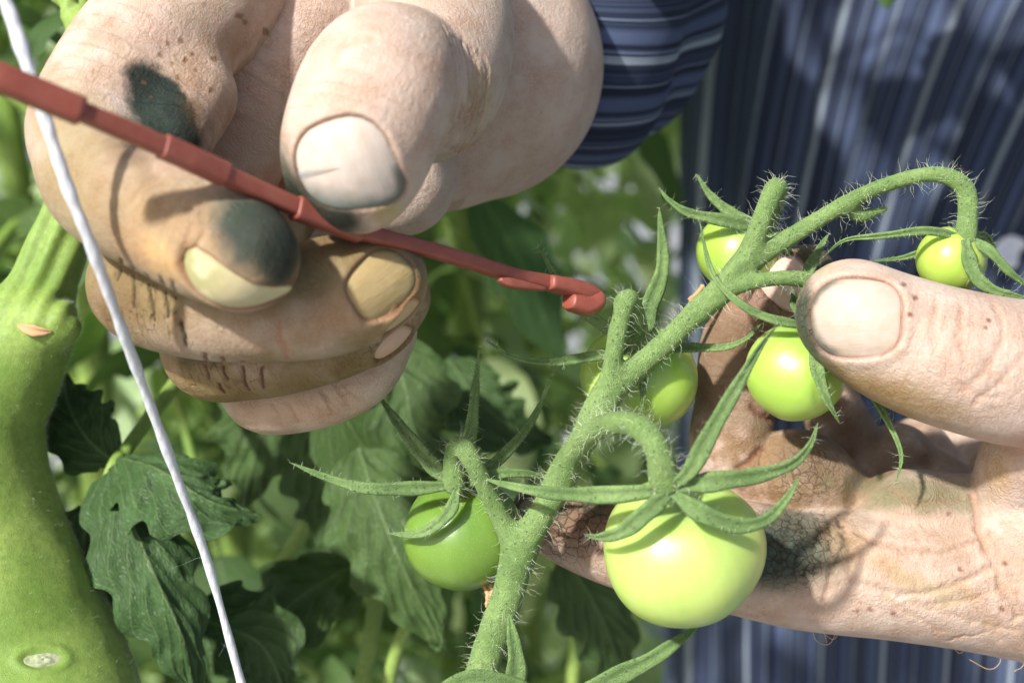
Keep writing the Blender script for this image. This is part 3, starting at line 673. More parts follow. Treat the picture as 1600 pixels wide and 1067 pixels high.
# the cloth is gathered toward the waist: stripe coordinate fans out from it (in shirt space)
gy_ = 40 * np.log1p(np.exp(np.clip((VT[:, 1] + 40) / 40, -20, 6))); sx = 62 + (VT[:, 0] - 58) * np.exp(-0.0042 * gy_)
NTt = vnorm(VT, FT)
fold = 2.2 * np.sin(sx * 0.16 + 0.7 + 1.5 * np.sin(VT[:, 1] * 0.011)) + 1.6 * np.sin(sx * 0.31 + VT[:, 1] * 0.012) + 5 * (fbm(VT * np.array((1, 0.4, 1)), 40, 70) - 0.5) + 2.2 * np.sin(sx * .6 + 2)
VT = VT + NTt * fold[:, None]
shirt = add_mesh('shirt', VT, FT, M_SHIRT, person, attrs={'uvw': np.stack([sx, VT[:, 1], VT[:, 2]], 1)})
m, t, bs = mat('pearl_button'); bs.inputs['Base Color'].default_value = (.55, .58, .68, 1); bs.inputs['Roughness'].default_value = .15; bs.inputs['Coat Weight'].default_value = 1
i = np.argmin((pxT - 1588) ** 2 + (pyT - 388) ** 2 + 4 * np.maximum(0, -VT[:, 2] - 500) ** 2); cb = VT[i]; nb_ = NTt[i]; ab = nrm(np.cross(nb_, (0, 1, 0))); bb = np.cross(ab, nb_)
th = np.linspace(0, 2 * np.pi, 32, endpoint=False); prof_ = [(0.01, 1.6), (1.5, 1.7), (3.2, 2.3), (4.4, 2.9), (5.4, 2.6), (5.8, 1.6), (5.6, .4), (.01, .2)]
Vb = np.vstack([cb + nb_ * (z_ + 1.0) + r_ * (np.cos(th)[:, None] * ab + np.sin(th)[:, None] * bb) for r_, z_ in prof_]); i = np.arange(7)[:, None] * 32; j = np.arange(32)[None]; j2 = (j + 1) % 32
add_mesh('button', Vb, np.stack([i + j, i + j2, i + 32 + j2, i + 32 + j], -1).reshape(-1, 4), m, shirt)
m, t, bs = mat('arm_hair'); bs.inputs['Base Color'].default_value = (.45, .30, .12, 1); hm = MB()
for pts in ([(1268, 975), (1275, 1000), (1295, 1006), (1308, 985)], [(1275, 980), (1300, 998), (1310, 990)], [(1288, 985), (1290, 996), (1292, 1004)], [(1490, 1012), (1500, 1020), (1512, 1010)], [(1515, 1030), (1545, 1045), (1562, 1035), (1563, 1012)], [(1575, 1012), (1590, 1028), (1610, 1020)], [(1585, 1048), (1598, 1040), (1604, 1020)]):
    tube(hm, catmull([P(x, y, 243) for x, y in pts], 8), .05, 5)
hm.build('arm_hair', m, person)
def sleeve(c, start, r0, name='sleeve'):
    c = c[start:]; mbx = MB(); pts = c[:, :3]; ns = 64
    T, B, N = frames(pts); n = len(pts); th = np.linspace(0, 2 * np.pi, ns, endpoint=False)
    V = []; A = []
    L = np.concatenate([[0], np.cumsum(np.linalg.norm(np.diff(pts, axis=0), axis=1))])
    for lay in (0, 1):
        for i in range(n):
            rr = c[i, 3] + r0 - 1.6 * lay + 1.5 * np.sin(3 * th + L[i] * 0.07) + 1.8 * np.sin(L[i] * 0.22 + np.sin(th * 2) * 1.3) * (1 if i else 0.3)
            V.append(pts[i] + rr[:, None] * (np.cos(th)[:, None] * B[i] + np.sin(th)[:, None] * N[i])); A.append(np.stack([np.abs(th - np.pi) * c[0, 3] * .9 + 0 * L[i], np.full(ns, L[i]), 0 * th], 1))
    V = np.vstack(V); A = np.vstack(A); F = []
    for lay in (0, 1):
        for i in range(n - 1):
            a = (lay * n + i) * ns; j = np.arange(ns); j2 = (j + 1) % ns
            f = np.stack([a + j, a + j2, a + ns + j2, a + ns + j], 1); F.append(f if lay == 0 else f[:, ::-1])
    j = np.arange(ns); j2 = (j + 1) % ns; b = n * ns; F.append(np.stack([j, b + j, b + j2, j2], 1))
    return add_mesh(name, V, np.vstack(F), M_SHIRT, shirt, attrs={'uvw': A})
armRs = catmull(armR, 3); armLs = catmull(armL, 3)
sleeve(armRs, 27, 4.5); sleeve(armLs, 24, 4.0)
# ------------------------------------------------------------------ plant materials
def stem_material(name, base, pale, rough=0.6, dots=True, hairy=0.35, sss=.25, bk=1.0):
    m, t, bs = mat(name); g = NT(t); ob = g.attr('pmm').outputs['Vector']
    n1 = g.noise(ob, 0.12 if bk == 1 else .05, 4, 0.6); n2 = g.noise(ob, 3.2, 3, 0.6); n3 = g.noise(ob, 0.9, 3, .6)
    c = g.mix(g.mapr(n1, 0.35, 0.65), base, pale)
    c = g.mix(g.mapr(n3, 0.4, 0.7, 0, .45), c, tuple(b * 0.62 for b in base))
    if dots:
        v = g.n('ShaderNodeTexVoronoi', inp={'Scale': 0.75, 'Randomness': 1.0}); g.link(ob, v.inputs['Vector'])
        c = g.mix(g.math('MULTIPLY', g.mapr(v.outputs['Distance'], 0.12, 0.2, 1, 0), 0.65), c, (0.03, 0.05, 0.03))
    w = g.n('ShaderNodeTexVoronoi', inp={'Scale': 4.5, 'Randomness': 1.0}); g.link(ob, w.inputs['Vector'])
    c = g.mix(g.math('MULTIPLY', g.mapr(w.outputs['Distance'], 0.2, 0.38, 1, 0), hairy), c, (0.42, 0.50, 0.33))
    g.link(c, bs.inputs['Base Color']); bs.inputs['Roughness'].default_value = rough
    bs.inputs['Sheen Weight'].default_value = 0.06; bs.inputs['Specular IOR Level'].default_value = 0.2; bs.inputs['Sheen Roughness'].default_value = 0.4; bs.inputs['Sheen Tint'].default_value = (.85, 1, .7, 1)
    bs.inputs['Subsurface Weight'].default_value = sss; bs.inputs['Subsurface Radius'].default_value = (.6, 1, .25); bs.inputs['Subsurface Scale'].default_value = 0.0012
    h = g.math('ADD', g.math('MULTIPLY', g.mapr(w.outputs['Distance'], 0, 0.5, 1, 0), 0.12 * bk), g.math('MULTIPLY', n2, 0.16 * min(1, bk * 1.4)))
    g.link(g.bump(h, 1.0, 0.0014), bs.inputs['Normal'])
    return m
M_STEM = stem_material('truss_stem_skin', (0.115, 0.195, 0.052), (0.185, 0.275, 0.090), hairy=.22)
M_SEPAL = stem_material('sepal_skin', (0.088, 0.155, 0.045), (0.175, 0.265, 0.090), hairy=.22)
M_MAIN = stem_material('main_stem_skin', (0.140, 0.230, 0.042), (0.245, 0.335, 0.082), rough=0.45, dots=False, hairy=0.05, sss=.4, bk=.25)
m, t, bs = mat('plant_hair'); bs.inputs['Base Color'].default_value = (.62, .68, .5, 1); bs.inputs['Roughness'].default_value = .4; M_HAIR = m
def tomato_material():
    m, t, bs = mat('green_tomato_skin'); g = NT(t); uv = g.attr('uvw').outputs['Vector']; col = g.attr('col').outputs['Vector']; ob = g.attr('pmm').outputs['Vector']
    st = g.noise(g.scale(uv, (0.35, 5.0, 1)), 1.0, 3, 0.6); n = g.noise(ob, 0.10, 2, 0.5); n3 = g.noise(ob, 5.0, 3, .7)
    c = g.mix(g.mapr(st, 0.35, 0.7, 0, 0.30), col, g.mix(1.0, col, (0.70, 0.86, 0.45), 'MULTIPLY'))
    c = g.mix(g.mapr(n, 0.4, 0.7, 0, 0.35), c, g.mix(1.0, col, (1.25, 1.12, 1.3), 'MULTIPLY'))
    v = g.n('ShaderNodeTexVoronoi', inp={'Scale': 3.0, 'Randomness': 1.0}); g.link(ob, v.inputs['Vector'])
    c = g.mix(g.math('MULTIPLY', g.mapr(v.outputs['Distance'], 0.08, 0.2, 1, 0), 0.32), c, (0.6, 0.68, 0.35))
    g.link(c, bs.inputs['Base Color']); bs.inputs['Roughness'].default_value = 0.33
    bs.inputs['Coat Weight'].default_value = 0.25; bs.inputs['Coat Roughness'].default_value = 0.18
    bs.inputs['Subsurface Weight'].default_value = 0.75; bs.inputs['Subsurface Radius'].default_value = (.8, 1, .25); bs.inputs['Subsurface Scale'].default_value = 0.0035
    g.link(g.bump(g.math('ADD', g.math('MULTIPLY', n3, 0.08), g.math('ADD', g.math('MULTIPLY', st, .14), g.math('MULTIPLY', n, .8))), 0.45, 0.001), bs.inputs['Normal'])
    return m
M_TOM = tomato_material()
def leaf_material(name, base, under, sp=0.35, trans=0.35, ro=.5):
    m, t, bs = mat(name); g = NT(t); uv = g.attr('uvw').outputs['Vector']
    s0 = g.n('ShaderNodeSeparateXYZ'); g.link(uv, s0.inputs[0]); u, v, sd_ = s0.outputs
    av = g.math('ABSOLUTE', v)
    mid = g.mapr(av, 0.0, 0.035, 1, 0)
    q = g.math('SUBTRACT', g.math('MULTIPLY', u, 6.5), g.math('MULTIPLY', av, 2.6))
    fr = g.math('ABSOLUTE', g.math('SUBTRACT', g.math('FRACT', q), 0.5)); side = g.mapr(fr, 0.0, 0.045, 1, 0)
    vein = g.math('MAXIMUM', mid, g.math('MULTIPLY', side, 0.7))
    nz = g.noise(uv, 4.0, 4, 0.6); mi = g.n('ShaderNodeTexVoronoi', feature='DISTANCE_TO_EDGE', inp={'Scale': 26.0}); g.link(uv, mi.inputs['Vector'])
    c = g.mix(g.mapr(nz, 0.35, 0.7), base, tuple(b * 1.5 for b in base))
    rv = g.math('FRACT', g.math('MULTIPLY', sd_, 7.31)); c = g.mix(g.math('MULTIPLY', rv, 0.5), c, (base[0] * 2.2, base[1] * 1.7, base[2] * 1.2))
    c = g.mix(g.math('MULTIPLY', vein, 0.75), c, under)
    g.link(c, bs.inputs['Base Color']); bs.inputs['Roughness'].default_value = ro; bs.inputs['Specular IOR Level'].default_value = sp
    hgt = g.math('ADD', g.math('MULTIPLY', vein, -0.5), g.math('MULTIPLY', g.mapr(mi.outputs['Distance'], 0, 0.25), 0.35)); hgt = g.math('ADD', hgt, g.math('MULTIPLY', nz, .5))
    g.link(g.bump(hgt, 0.55, 0.0008), bs.inputs['Normal'])
    tr = g.n('ShaderNodeBsdfTranslucent'); g.link(g.mix(1.0, c, (1.4, 1.6, 0.7), 'MULTIPLY'), tr.inputs[0])
    mx = g.n('ShaderNodeMixShader', inp={0: trans}); g.link(bs.outputs[0], mx.inputs[1]); g.link(tr.outputs[0], mx.inputs[2])
    g.link(mx.outputs[0], t.nodes['Material Output'].inputs[0])
    return m
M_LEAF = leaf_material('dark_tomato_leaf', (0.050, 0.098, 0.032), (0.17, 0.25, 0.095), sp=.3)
M_LEAF2 = leaf_material('sunlit_tomato_leaf', (0.24, 0.34, 0.15), (0.42, 0.50, 0.29), trans=.34, sp=.9, ro=.40)  # same leaf made paler: sunlight on the rows painted into its colour
# ------------------------------------------------------------------ hairs
def hairs(name, parent, V, N, count, l0, l1, r=0.022, seed=0, mat_=None, px=None, curl=.5):
    g = np.random.default_rng(seed); idx = g.integers(0, len(V), count)
    p = V[idx]; d = nrm(N[idx] + g.normal(0, 0.30, (count, 3))); L = g.uniform(l0, l1, count) * g.choice([.5, 1, 1], count)
    side = nrm(np.cross(d, g.normal(0, 1, (count, 3)))); ot = np.cross(d, side); n = 5
    rings = []; hc = g.uniform(-.2, 1.6, count) * g.choice([.4, 1, 1.5], count)
    for i in range(n):
        t = i / (n - 1); c = p + d * (L * t)[:, None] + side * (L * curl * t * t * hc)[:, None] + ot * (L * .12 * np.sin(t * 5))[:, None]
        rr = r * (1 - .8 * t)
        for k in range(3):
            a = k * 2.094; rings.append(c + rr * (math.cos(a) * side + math.sin(a) * ot))
    Vh = np.stack(rings, 1).reshape(-1, 3); base = np.arange(count)[:, None] * (n * 3); F = []
    for i in range(n - 1):
        for k in range(3):
            k2 = (k + 1) % 3; F.append(base + np.array([i * 3 + k, i * 3 + k2, (i + 1) * 3 + k2, (i + 1) * 3 + k]))
    o = add_mesh(name, Vh, np.concatenate(F), mat_ or M_HAIR, parent); o['kind'] = 'stuff'
    return o
# ------------------------------------------------------------------ sepals and narrow leaves
def blade(mb, pts, w, thick=0.55, n=26, face=(0, 0, 1), fold=0.30, seed=0, prof=None, twist=0.6):
    """a narrow hairy leaf: pts of (px, py, depth), w widest width in mm"""
    c = catmull([P(*q) for q in pts], 8); L = np.concatenate([[0], np.cumsum(np.linalg.norm(np.diff(c, axis=0), axis=1))])
    tt = np.linspace(0, 1, n); c = np.stack([np.interp(tt * L[-1], L, c[:, k]) for k in range(3)], 1)
    T = nrm(np.gradient(c, axis=0)); f = np.array(face, float)
    B = nrm(np.cross(T, f)); N = np.cross(B, T)
    a = twist * np.sin(tt * 3 + seed) * tt; B, N = B * np.cos(a)[:, None] + N * np.sin(a)[:, None], N * np.cos(a)[:, None] - B * np.sin(a)[:, None]
    wd = w * 0.41 * (prof(tt) if prof else (0.55 + 0.45 * sstep(0, 0.22, tt)) * (1 - tt ** 1.7) ** 0.75 + 0.02)
    wd = wd * (1 + 0.06 * np.sin(tt * 23 + seed))
    sx_ = np.array([-1, -.72, -.35, 0, .35, .72, 1, .7, .3, 0, -.3, -.7]); ty = np.array([0, .5, .55, .22, .55, .5, 0, -.5, -.75, -.85, -.75, -.5])
    V = c[:, None] + B[:, None] * (sx_[None, :, None] * wd[:, None, None]) + N[:, None] * ((ty[None] * thick * np.minimum(1, wd / (w * .25))[:, None])[..., None] + (np.abs(sx_)[None] * wd[:, None] * fold)[..., None])
    ns = len(sx_); V = V.reshape(-1, 3)
    i = np.arange(n - 1)[:, None] * ns; j = np.arange(ns)[None]; j2 = (j + 1) % ns
    F = np.stack([i + j, i + j2, i + ns + j2, i + ns + j], -1).reshape(-1, 4)
    mb.add(V, F, V.copy())
    return V
def sweep_stem(chains, lo, hi, h, k=2.0):
    f = Field(lo, hi, h)
    for c in chains: f.add(c, k, 0.3)
    V, F = f.mesh(2)
    V = V + vnorm(V, F) * (0.22 * (fbm(V, 1.6, 90) - 0.5))[:, None]
    return V, F
# ------------------------------------------------------------------ the truss
def slim(c, f=.86): c = c.copy(); c[:, 3] *= f; return c
truss = thing('tomato_truss', 'hairy green truss of six small unripe tomatoes held over the open palm', 'tomato truss', tow(P(770, 1100, 232)))
ST = [chain((735, 1110, 233, 3.1), (765, 1010, 232, 3.0), (795, 925, 231, 3.0), (812, 862, 230, 3.0), (848, 800, 229, 2.5), (888, 728, 229, 2.55), (930, 655, 229, 2.7), (962, 605, 230, 2.5), (1030, 545, 230, 2.1), (1100, 477, 230, 2.1), (1150, 430, 231, 2.2), (1188, 400, 231, 1.9), (1265, 352, 231, 1.6), (1350, 303, 231, 1.45), (1430, 276, 231, 1.35), (1478, 275, 231, 1.5), (1508, 296, 231, 1.75), (1512, 335, 231, 1.75), (1508, 375, 231, 2.0)),
      chain((812, 868, 230, 2.6), (788, 820, 229, 1.9), (760, 765, 227, 1.65), (735, 715, 225, 1.75), (718, 697, 226, 1.8), (708, 715, 228, 1.7), (710, 755, 229, 2.2)),
      chain((930, 650, 229, 2.4), (952, 590, 229, 1.75), (963, 530, 228, 1.7), (972, 485, 228, 1.9), (982, 468, 229, 1.9), (992, 490, 232, 1.8), (998, 540, 236, 2.4)),
      chain((868, 765, 229, 2.0), (892, 710, 226, 2.1), (925, 675, 220, 2.1), (968, 660, 212, 2.0), (1005, 672, 207, 2.0), (1028, 705, 205, 2.1), (1040, 752, 207, 2.8)),
      chain((1150, 432, 231, 2.2), (1172, 390, 230, 2.0), (1190, 345, 229, 1.8), (1207, 303, 229, 1.9), (1215, 296, 231, 1.9), (1210, 320, 236, 1.7), (1190, 355, 241, 2.2)),
      chain((1085, 492, 230, 1.5), (1130, 458, 229, 1.35), (1190, 438, 228, 1.35), (1250, 436, 229, 1.4), (1275, 450, 230, 1.5), (1282, 500, 229, 2.0)),
      chain((1320, 325, 232, 1.1), (1345, 338, 233, 1.2), (1372, 330, 234, 0.7), (1388, 325, 234, 0.25)),
      chain((1125, 460, 230, 1.3), (1140, 425, 228, 0.9), (1165, 405, 229, 0.7))]
VS, FS = sweep_stem([slim(c) for c in ST], (-12, -68, -247), (82, 32, -198), 0.32, 1.8)
stem = add_mesh('stem', VS, FS, M_STEM, truss, attrs={'pmm': VS})
NS = vnorm(VS, FS)
hairs('stem_hair', truss, VS, NS, 2300, 0.8, 2.8, 0.026, 1)
def tomato(px, py, d, r, axis, col, sq=0.92, seed=0, sepals=(), label=None, blotch=None):
    C0 = P(px, py, d); ax = nrm(axis); b = nrm(np.cross(ax, (0.3, 0.1, 1.0))); c = np.cross(ax, b)
    nu, nv = 40, 64; th = np.linspace(0.0, np.pi, nu); ph = np.linspace(0, 2 * np.pi, nv, endpoint=False)
    TH, PH = np.meshgrid(th, ph, indexing='ij')
    rr = r * (1 + 0.018 * np.cos(3 * PH + seed) * np.sin(TH) + 0.012 * np.cos(5 * PH + 2 * seed) * np.sin(TH) + 0.01 * np.cos(2 * PH + seed))
    hz = np.cos(TH) * sq - 0.13 * np.exp(-(TH / 0.33) ** 2) + 0.02 * np.exp(-((np.pi - TH) / 0.12) ** 2)
    V = C0 + (rr * hz)[..., None] * ax + (rr * np.sin(TH) * np.cos(PH))[..., None] * b + (rr * np.sin(TH) * np.sin(PH))[..., None] * c
    V = V.reshape(-1, 3); i = np.arange(nu - 1)[:, None] * nv; j = np.arange(nv)[None]; j2 = (j + 1) % nv
    F = np.stack([i + j, i + nv + j, i + nv + j2, i + j2], -1).reshape(-1, 4)
    colr = np.tile(np.array(col, float), (len(V), 1)); q = (sstep(1.5, 0.2, TH.ravel()) * 0.45)[:, None]
    colr = colr * (1 - q) + np.array(col) * np.array((.62, .80, .7)) * q
    o = add_mesh('tomato', V, F, M_TOM, truss, attrs={'uvw': np.stack([TH.ravel(), PH.ravel(), np.full(TH.size, seed)], 1), 'col': colr, 'pmm': V})
    if label: o['label'] = label
    mb = MB(); HV = []; HN = []
    for pts, w in sepals:
        v = blade(mb, pts, w, seed=seed + len(HV)); HV.append(v); q = v.reshape(-1, 12, 3); HN.append((q - q.mean(1, keepdims=True)).reshape(-1, 3) + 1e-6 * rng.normal(size=(len(v), 3)))
    V2, F2, A2 = mb.get()
    ca = add_mesh('calyx', V2, F2, M_SEPAL, o, attrs={'pmm': V2})
    HV = np.vstack(HV); HN = nrm(np.vstack(HN))
    hairs('calyx_hair', o, HV, HN, int(60 * len(sepals)), 0.5, 1.7, 0.02, seed + 5)
    return o
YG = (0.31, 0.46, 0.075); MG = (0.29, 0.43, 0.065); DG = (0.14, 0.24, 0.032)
tomato(1067, 860, 218, 12.3, (-0.12, 0.80, 0.60), (0.40, 0.52, 0.13), 0.90, 1, [
    ([(1050, 762, 207), (985, 770, 206), (920, 772, 209), (850, 768, 216), (790, 757, 222), (752, 746, 226)], 3.5),
    ([(1052, 758, 206), (1078, 735, 203), (1112, 672, 201), (1150, 605, 203), (1185, 545, 207), (1214, 508, 211)], 3.4),
    ([(1055, 762, 206), (1110, 752, 204), (1180, 742, 205), (1235, 725, 206), (1265, 695, 207), (1278, 660, 209)], 3.8),
    ([(1052, 770, 206), (1095, 800, 204), (1150, 820, 205), (1195, 812, 205), (1228, 780, 206), (1250, 745, 208)], 3.6),
    ([(1045, 772, 206), (1010, 800, 204), (975, 828, 205), (940, 838, 208), (915, 835, 212)], 3.6)], 'largest tomato, pale yellow green, in front of the index finger')
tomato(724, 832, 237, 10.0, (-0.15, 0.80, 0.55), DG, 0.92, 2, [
    ([(708, 758, 229), (650, 762, 227), (570, 762, 226), (505, 744, 226), (452, 722, 228)], 3.0),
    ([(715, 760, 228), (705, 795, 226), (680, 822, 226), (650, 835, 227), (605, 833, 232)], 2.6),
    ([(705, 755, 230), (665, 715, 233), (625, 665, 237), (590, 615, 241)], 3.6),
    ([(715, 745, 231), (733, 690, 233), (742, 620, 233), (749, 542, 232)], 3.0),
    ([(725, 755, 231), (775, 722, 234), (830, 660, 237), (867, 577, 238)], 2.6),
    ([(725, 758, 230), (770, 742, 229), (825, 740, 231), (872, 752, 234)], 2.4)], 'dark green tomato lowest on the left of the truss')
tomato(999, 588, 243, 10.1, (0.0, 0.85, 0.45), YG, 0.88, 3, [
    ([(990, 545, 236), (930, 556, 234), (860, 566, 232), (800, 556, 231), (758, 531, 232)], 2.5),
    ([(1000, 540, 238), (1014, 480, 242), (1035, 415, 243), (1030, 325, 242)], 4.4),
    ([(990, 540, 239), (940, 508, 243), (885, 460, 245), (838, 375, 247)], 2.8),
    ([(1005, 545, 237), (1065, 543, 235), (1130, 543, 234), (1165, 530, 234), (1190, 505, 236)], 2.3),
    ([(998, 550, 235), (1004, 590, 232), (1003, 655, 233)], 1.9),
    ([(1005, 540, 240), (1060, 512, 244), (1120, 470, 246), (1150, 440, 248)], 2.4)], 'mid green tomato behind the middle of the truss stem')
tomato(1243, 582, 233, 8.3, (0.35, 0.85, 0.3), YG, 0.95, 4, [
    ([(1275, 512, 226), (1200, 497, 225), (1150, 470, 226), (1112, 425, 228), (1093, 345, 231)], 2.0),
    ([(1278, 520, 225), (1276, 570, 222), (1290, 620, 222), (1312, 662, 224)], 3.2),
    ([(1282, 505, 233), (1262, 440, 236), (1275, 400, 238), (1295, 365, 240)], 3.6),
    ([(1290, 520, 232), (1350, 600, 233), (1385, 655, 230), (1408, 710, 228), (1400, 754, 228)], 2.3),
    ([(1275, 510, 230), (1245, 480, 232), (1238, 450, 236)], 3.0)], 'tomato pinched between the thumb and the bent middle finger')
tomato(1154, 395, 248, 7.3, (0.35, 0.8, 0.35), MG, 0.95, 5, [
    ([(1185, 355, 242), (1130, 345, 240), (1075, 332, 239), (1045, 312, 239), (1030, 294, 240)], 3.0),
    ([(1180, 350, 244), (1145, 335, 245), (1110, 305, 246), (1088, 272, 247)], 2.7),
    ([(1190, 355, 241), (1215, 372, 240), (1235, 400, 242)], 2.6),
    ([(1185, 360, 240), (1160, 400, 238), (1145, 440, 239)], 2.2)], 'upper tomato against the shirt, under the cut stub')
tomato(1487, 407, 234, 5.7, (0.35, 0.85, 0.2), (0.37, 0.50, 0.085), 0.97, 6, [
    ([(1505, 372, 231), (1450, 361, 229), (1380, 368, 228), (1320, 375, 229), (1288, 400, 232)], 2.0),
    ([(1505, 378, 236), (1455, 388, 240), (1410, 403, 241), (1362, 408, 241)], 1.9),
    ([(1512, 372, 231), (1545, 392, 229), (1580, 428, 229), (1620, 455, 231)], 2.4),
    ([(1508, 376, 229), (1520, 425, 227), (1550, 452, 226), (1610, 467, 226)], 3.2),
    ([(1512, 370, 234), (1540, 370, 238), (1560, 400, 241)], 2.0)], 'smallest tomato hanging at the far right end')
mb = MB(); blade(mb, [(800, 1120, 228), (806, 1040, 226), (800, 990, 226), (795, 957, 228)], 5.2, seed=3); mb.build('leaf', M_SEPAL, truss, att='pmm')
mb = MB(); vl = blade(mb, [(880, 1110, 224), (950, 1062, 222), (1015, 1030, 222), (1060, 1000, 223), (1093, 976, 226)], 5.0, seed=4); mb.build('leaf', M_SEPAL, truss, att='pmm')
mb = MB(); blade(mb, [(660, 1120, 222), (710, 1072, 220), (765, 1062, 220), (830, 1082, 222), (880, 1120, 224)], 5.0, seed=5); mb.build('leaf', M_SEPAL, truss, att='pmm')
m, t, bs = mat('dried_petal'); bs.inputs['Base Color'].default_value = (.42, .25, .12, 1); bs.inputs['Roughness'].default_value = .8; M_DRY = m
mb = MB(); blade(mb, [(763, 915, 235), (766, 930, 234), (765, 948, 234)], 2.3, seed=1, prof=lambda t: 1 - .2 * t, thick=.8); mb.build('dried_blossom', M_DRY, truss)
mb = MB(); blade(mb, [(1100, 452, 247), (1088, 464, 246), (1078, 472, 246)], 2.4, seed=1, prof=lambda t: 1 - .3 * t, thick=1.2); mb.build('dried_blossom', M_DRY, truss)
# ------------------------------------------------------------------ hook
m, t, bs = mat('red_brown_plastic'); g = NT(t); ob = g.attr('pmm').outputs['Vector']
n1 = g.noise(ob, 0.5, 4, 0.65); n2 = g.noise(ob, 6, 3, .7)
g.link(g.mix(g.mapr(n1, 0.4, 0.75, 0, .5), (0.21, 0.052, 0.033), (0.27, 0.095, 0.068)), bs.inputs['Base Color']); bs.inputs['Roughness'].default_value = 0.42; bs.inputs['Specular IOR Level'].default_value = .4
g.link(g.bump(g.math('ADD', g.math('MULTIPLY', n2, .1), g.math('MULTIPLY', n1, .3)), .5, .0006), bs.inputs['Normal']); M_HOOK = m
def rod(mb, pts, w, hgt, n=6, e=4.0, ns=24, caps=True):
    """rounded bar swept through (px,py,depth) points; w, hgt full sizes (lists per point ok)"""
    k = [list(P(*q)) + [w if np.isscalar(w) else w[i], hgt if np.isscalar(hgt) else hgt[i]] for i, q in enumerate(pts)]
    c = catmull(k, n); p = c[:, :3]; T = nrm(np.gradient(p, axis=0)); B = nrm(np.cross(T, (0.1, 0.2, 1.0))); N = np.cross(B, T)
    if caps:
        p = np.vstack([p[0], p[0], p, p[-1], p[-1]]); T = np.vstack([T[0], T[0], T, T[-1], T[-1]]); B = np.vstack([B[0], B[0], B, B[-1], B[-1]]); N = np.vstack([N[0], N[0], N, N[-1], N[-1]])
        s = np.ones(len(p)); s[0] = s[-1] = .01; s[1] = s[-2] = .85
        p = p.copy(); p[2] += T[0] * .18; p[-3] -= T[-1] * .18; W = np.concatenate([[c[0, 3]] * 2, c[:, 3], [c[-1, 3]] * 2]) * s; H = np.concatenate([[c[0, 4]] * 2, c[:, 4], [c[-1, 4]] * 2]) * s
    th = np.linspace(0, 2 * np.pi, ns, endpoint=False); x = np.sign(np.cos(th)) * np.abs(np.cos(th)) ** (2 / e); y = np.sign(np.sin(th)) * np.abs(np.sin(th)) ** (2 / e)
    V = (p[:, None] + B[:, None] * (x[None] * W[:, None] / 2)[..., None] + N[:, None] * (y[None] * H[:, None] / 2)[..., None]).reshape(-1, 3)
    m_ = len(p); i = np.arange(m_ - 1)[:, None] * ns; j = np.arange(ns)[None]; j2 = (j + 1) % ns
    mb.add(V, np.stack([i + j, i + j2, i + ns + j2, i + ns + j], -1).reshape(-1, 4), V.copy())
HK = lambda x: (x, np.interp(x, [-30, 0, 130, 280, 460, 560, 700, 800, 880, 935], [108, 122, 176, 240, 324, 361, 398, 430, 447, 464]), np.interp(x, [-30, 130, 300, 560, 700, 940], [164, 171, 181.5, 200, 209, 229]))
hook = thing('truss_hook', 'long red brown plastic truss hook pressed under the thumb', 'plastic hook', tow(P(450, 320, 195)))
mb = MB(); rod(mb, [HK(x) for x in (100, 200, 300, 400, 500, 560, 640, 720, 800, 850, 895)], [2.3, 2.5, 2.6, 2.5, 2.5, 2.3, 2.2, 2.2, 2.2, 2.4, 2.8], 2.4); mb.build('shaft', M_HOOK, hook, att='pmm')
mb = MB(); rod(mb, [HK(x) for x in (-40, 0, 60, 128)], 3.5, 2.8); mb.build('grip_end', M_HOOK, hook, att='pmm')
for xa, xb, wd in ((252, 352, 3.1), (460, 563, 3.3)):
    mb = MB(); rod(mb, [HK(x) for x in np.linspace(xa, xb, 5)], wd, 2.9); mb.build('collar', M_HOOK, hook, att='pmm')
mb = MB(); rod(mb, [(780, 437, 213.5), (800, 443, 215), (850, 452, 219)], [.6, 1.5, .6], [1.2, 1.6, 1.2]); mb.build('rib', M_HOOK, hook, att='pmm')
mb = MB(); rod(mb, [(858, 441, 221), (885, 447, 223), (910, 455, 225), (926, 464, 226.5), (930, 472, 226), (918, 478, 225), (900, 474, 224), (888, 470, 223)], [2.3, 2.6, 3.0, 3.2, 3.2, 3.1, 2.9, 2.4], [2.6, 3.2, 3.6, 3.8, 3.8, 3.8, 3.8, 3.2], e=3); mb.build('hook_tip', M_HOOK, hook, att='pmm')
# ------------------------------------------------------------------ string
m, t, bs = mat('white_twine'); g = NT(t); uv = g.attr('uvw').outputs['Vector']
s0 = g.n('ShaderNodeSeparateXYZ'); g.link(uv, s0.inputs[0])
wv = g.math('SINE', g.math('ADD', g.math('MULTIPLY', s0.outputs[0], 2.2), g.math('MULTIPLY', s0.outputs[1], 3.0))); nn = g.noise(g.scale(uv, (.6, 4, 1)), 1.5, 3, .7)
g.link(g.mix(g.mapr(nn, .35, .7), (.74, .76, .78), (.50, .52, .54)), bs.inputs['Base Color']); bs.inputs['Roughness'].default_value = .6
bs.inputs['Subsurface Weight'].default_value = .3; bs.inputs['Subsurface Scale'].default_value = .0006
g.link(g.bump(g.math('ADD', g.math('MULTIPLY', wv, .05), g.math('MULTIPLY', nn, .4)), .8, .001), bs.inputs['Normal']); M_TW = m
SP = [(-20, -60, 176), (12, 10, 178), (45, 110, 179.5), (72, 190, 181), (105, 290, 184), (143, 385, 188), (187, 505, 197), (230, 620, 208), (280, 755, 219), (325, 880, 228), (378, 1070, 238), (400, 1150, 242)]
sp = catmull([P(*q) for q in SP], 14)
mb = MB(); nn_ = len(sp); tube(mb, sp, np.linspace(.92, .68, nn_) + 0.06 * np.sin(np.arange(nn_) * 0.9) + 0.07 * np.sin(np.arange(nn_) * 0.37), 14)
string = thing('support_string', 'white twine hanging across the fingers and the thick plant stem', 'string', tow(sp[-1]))
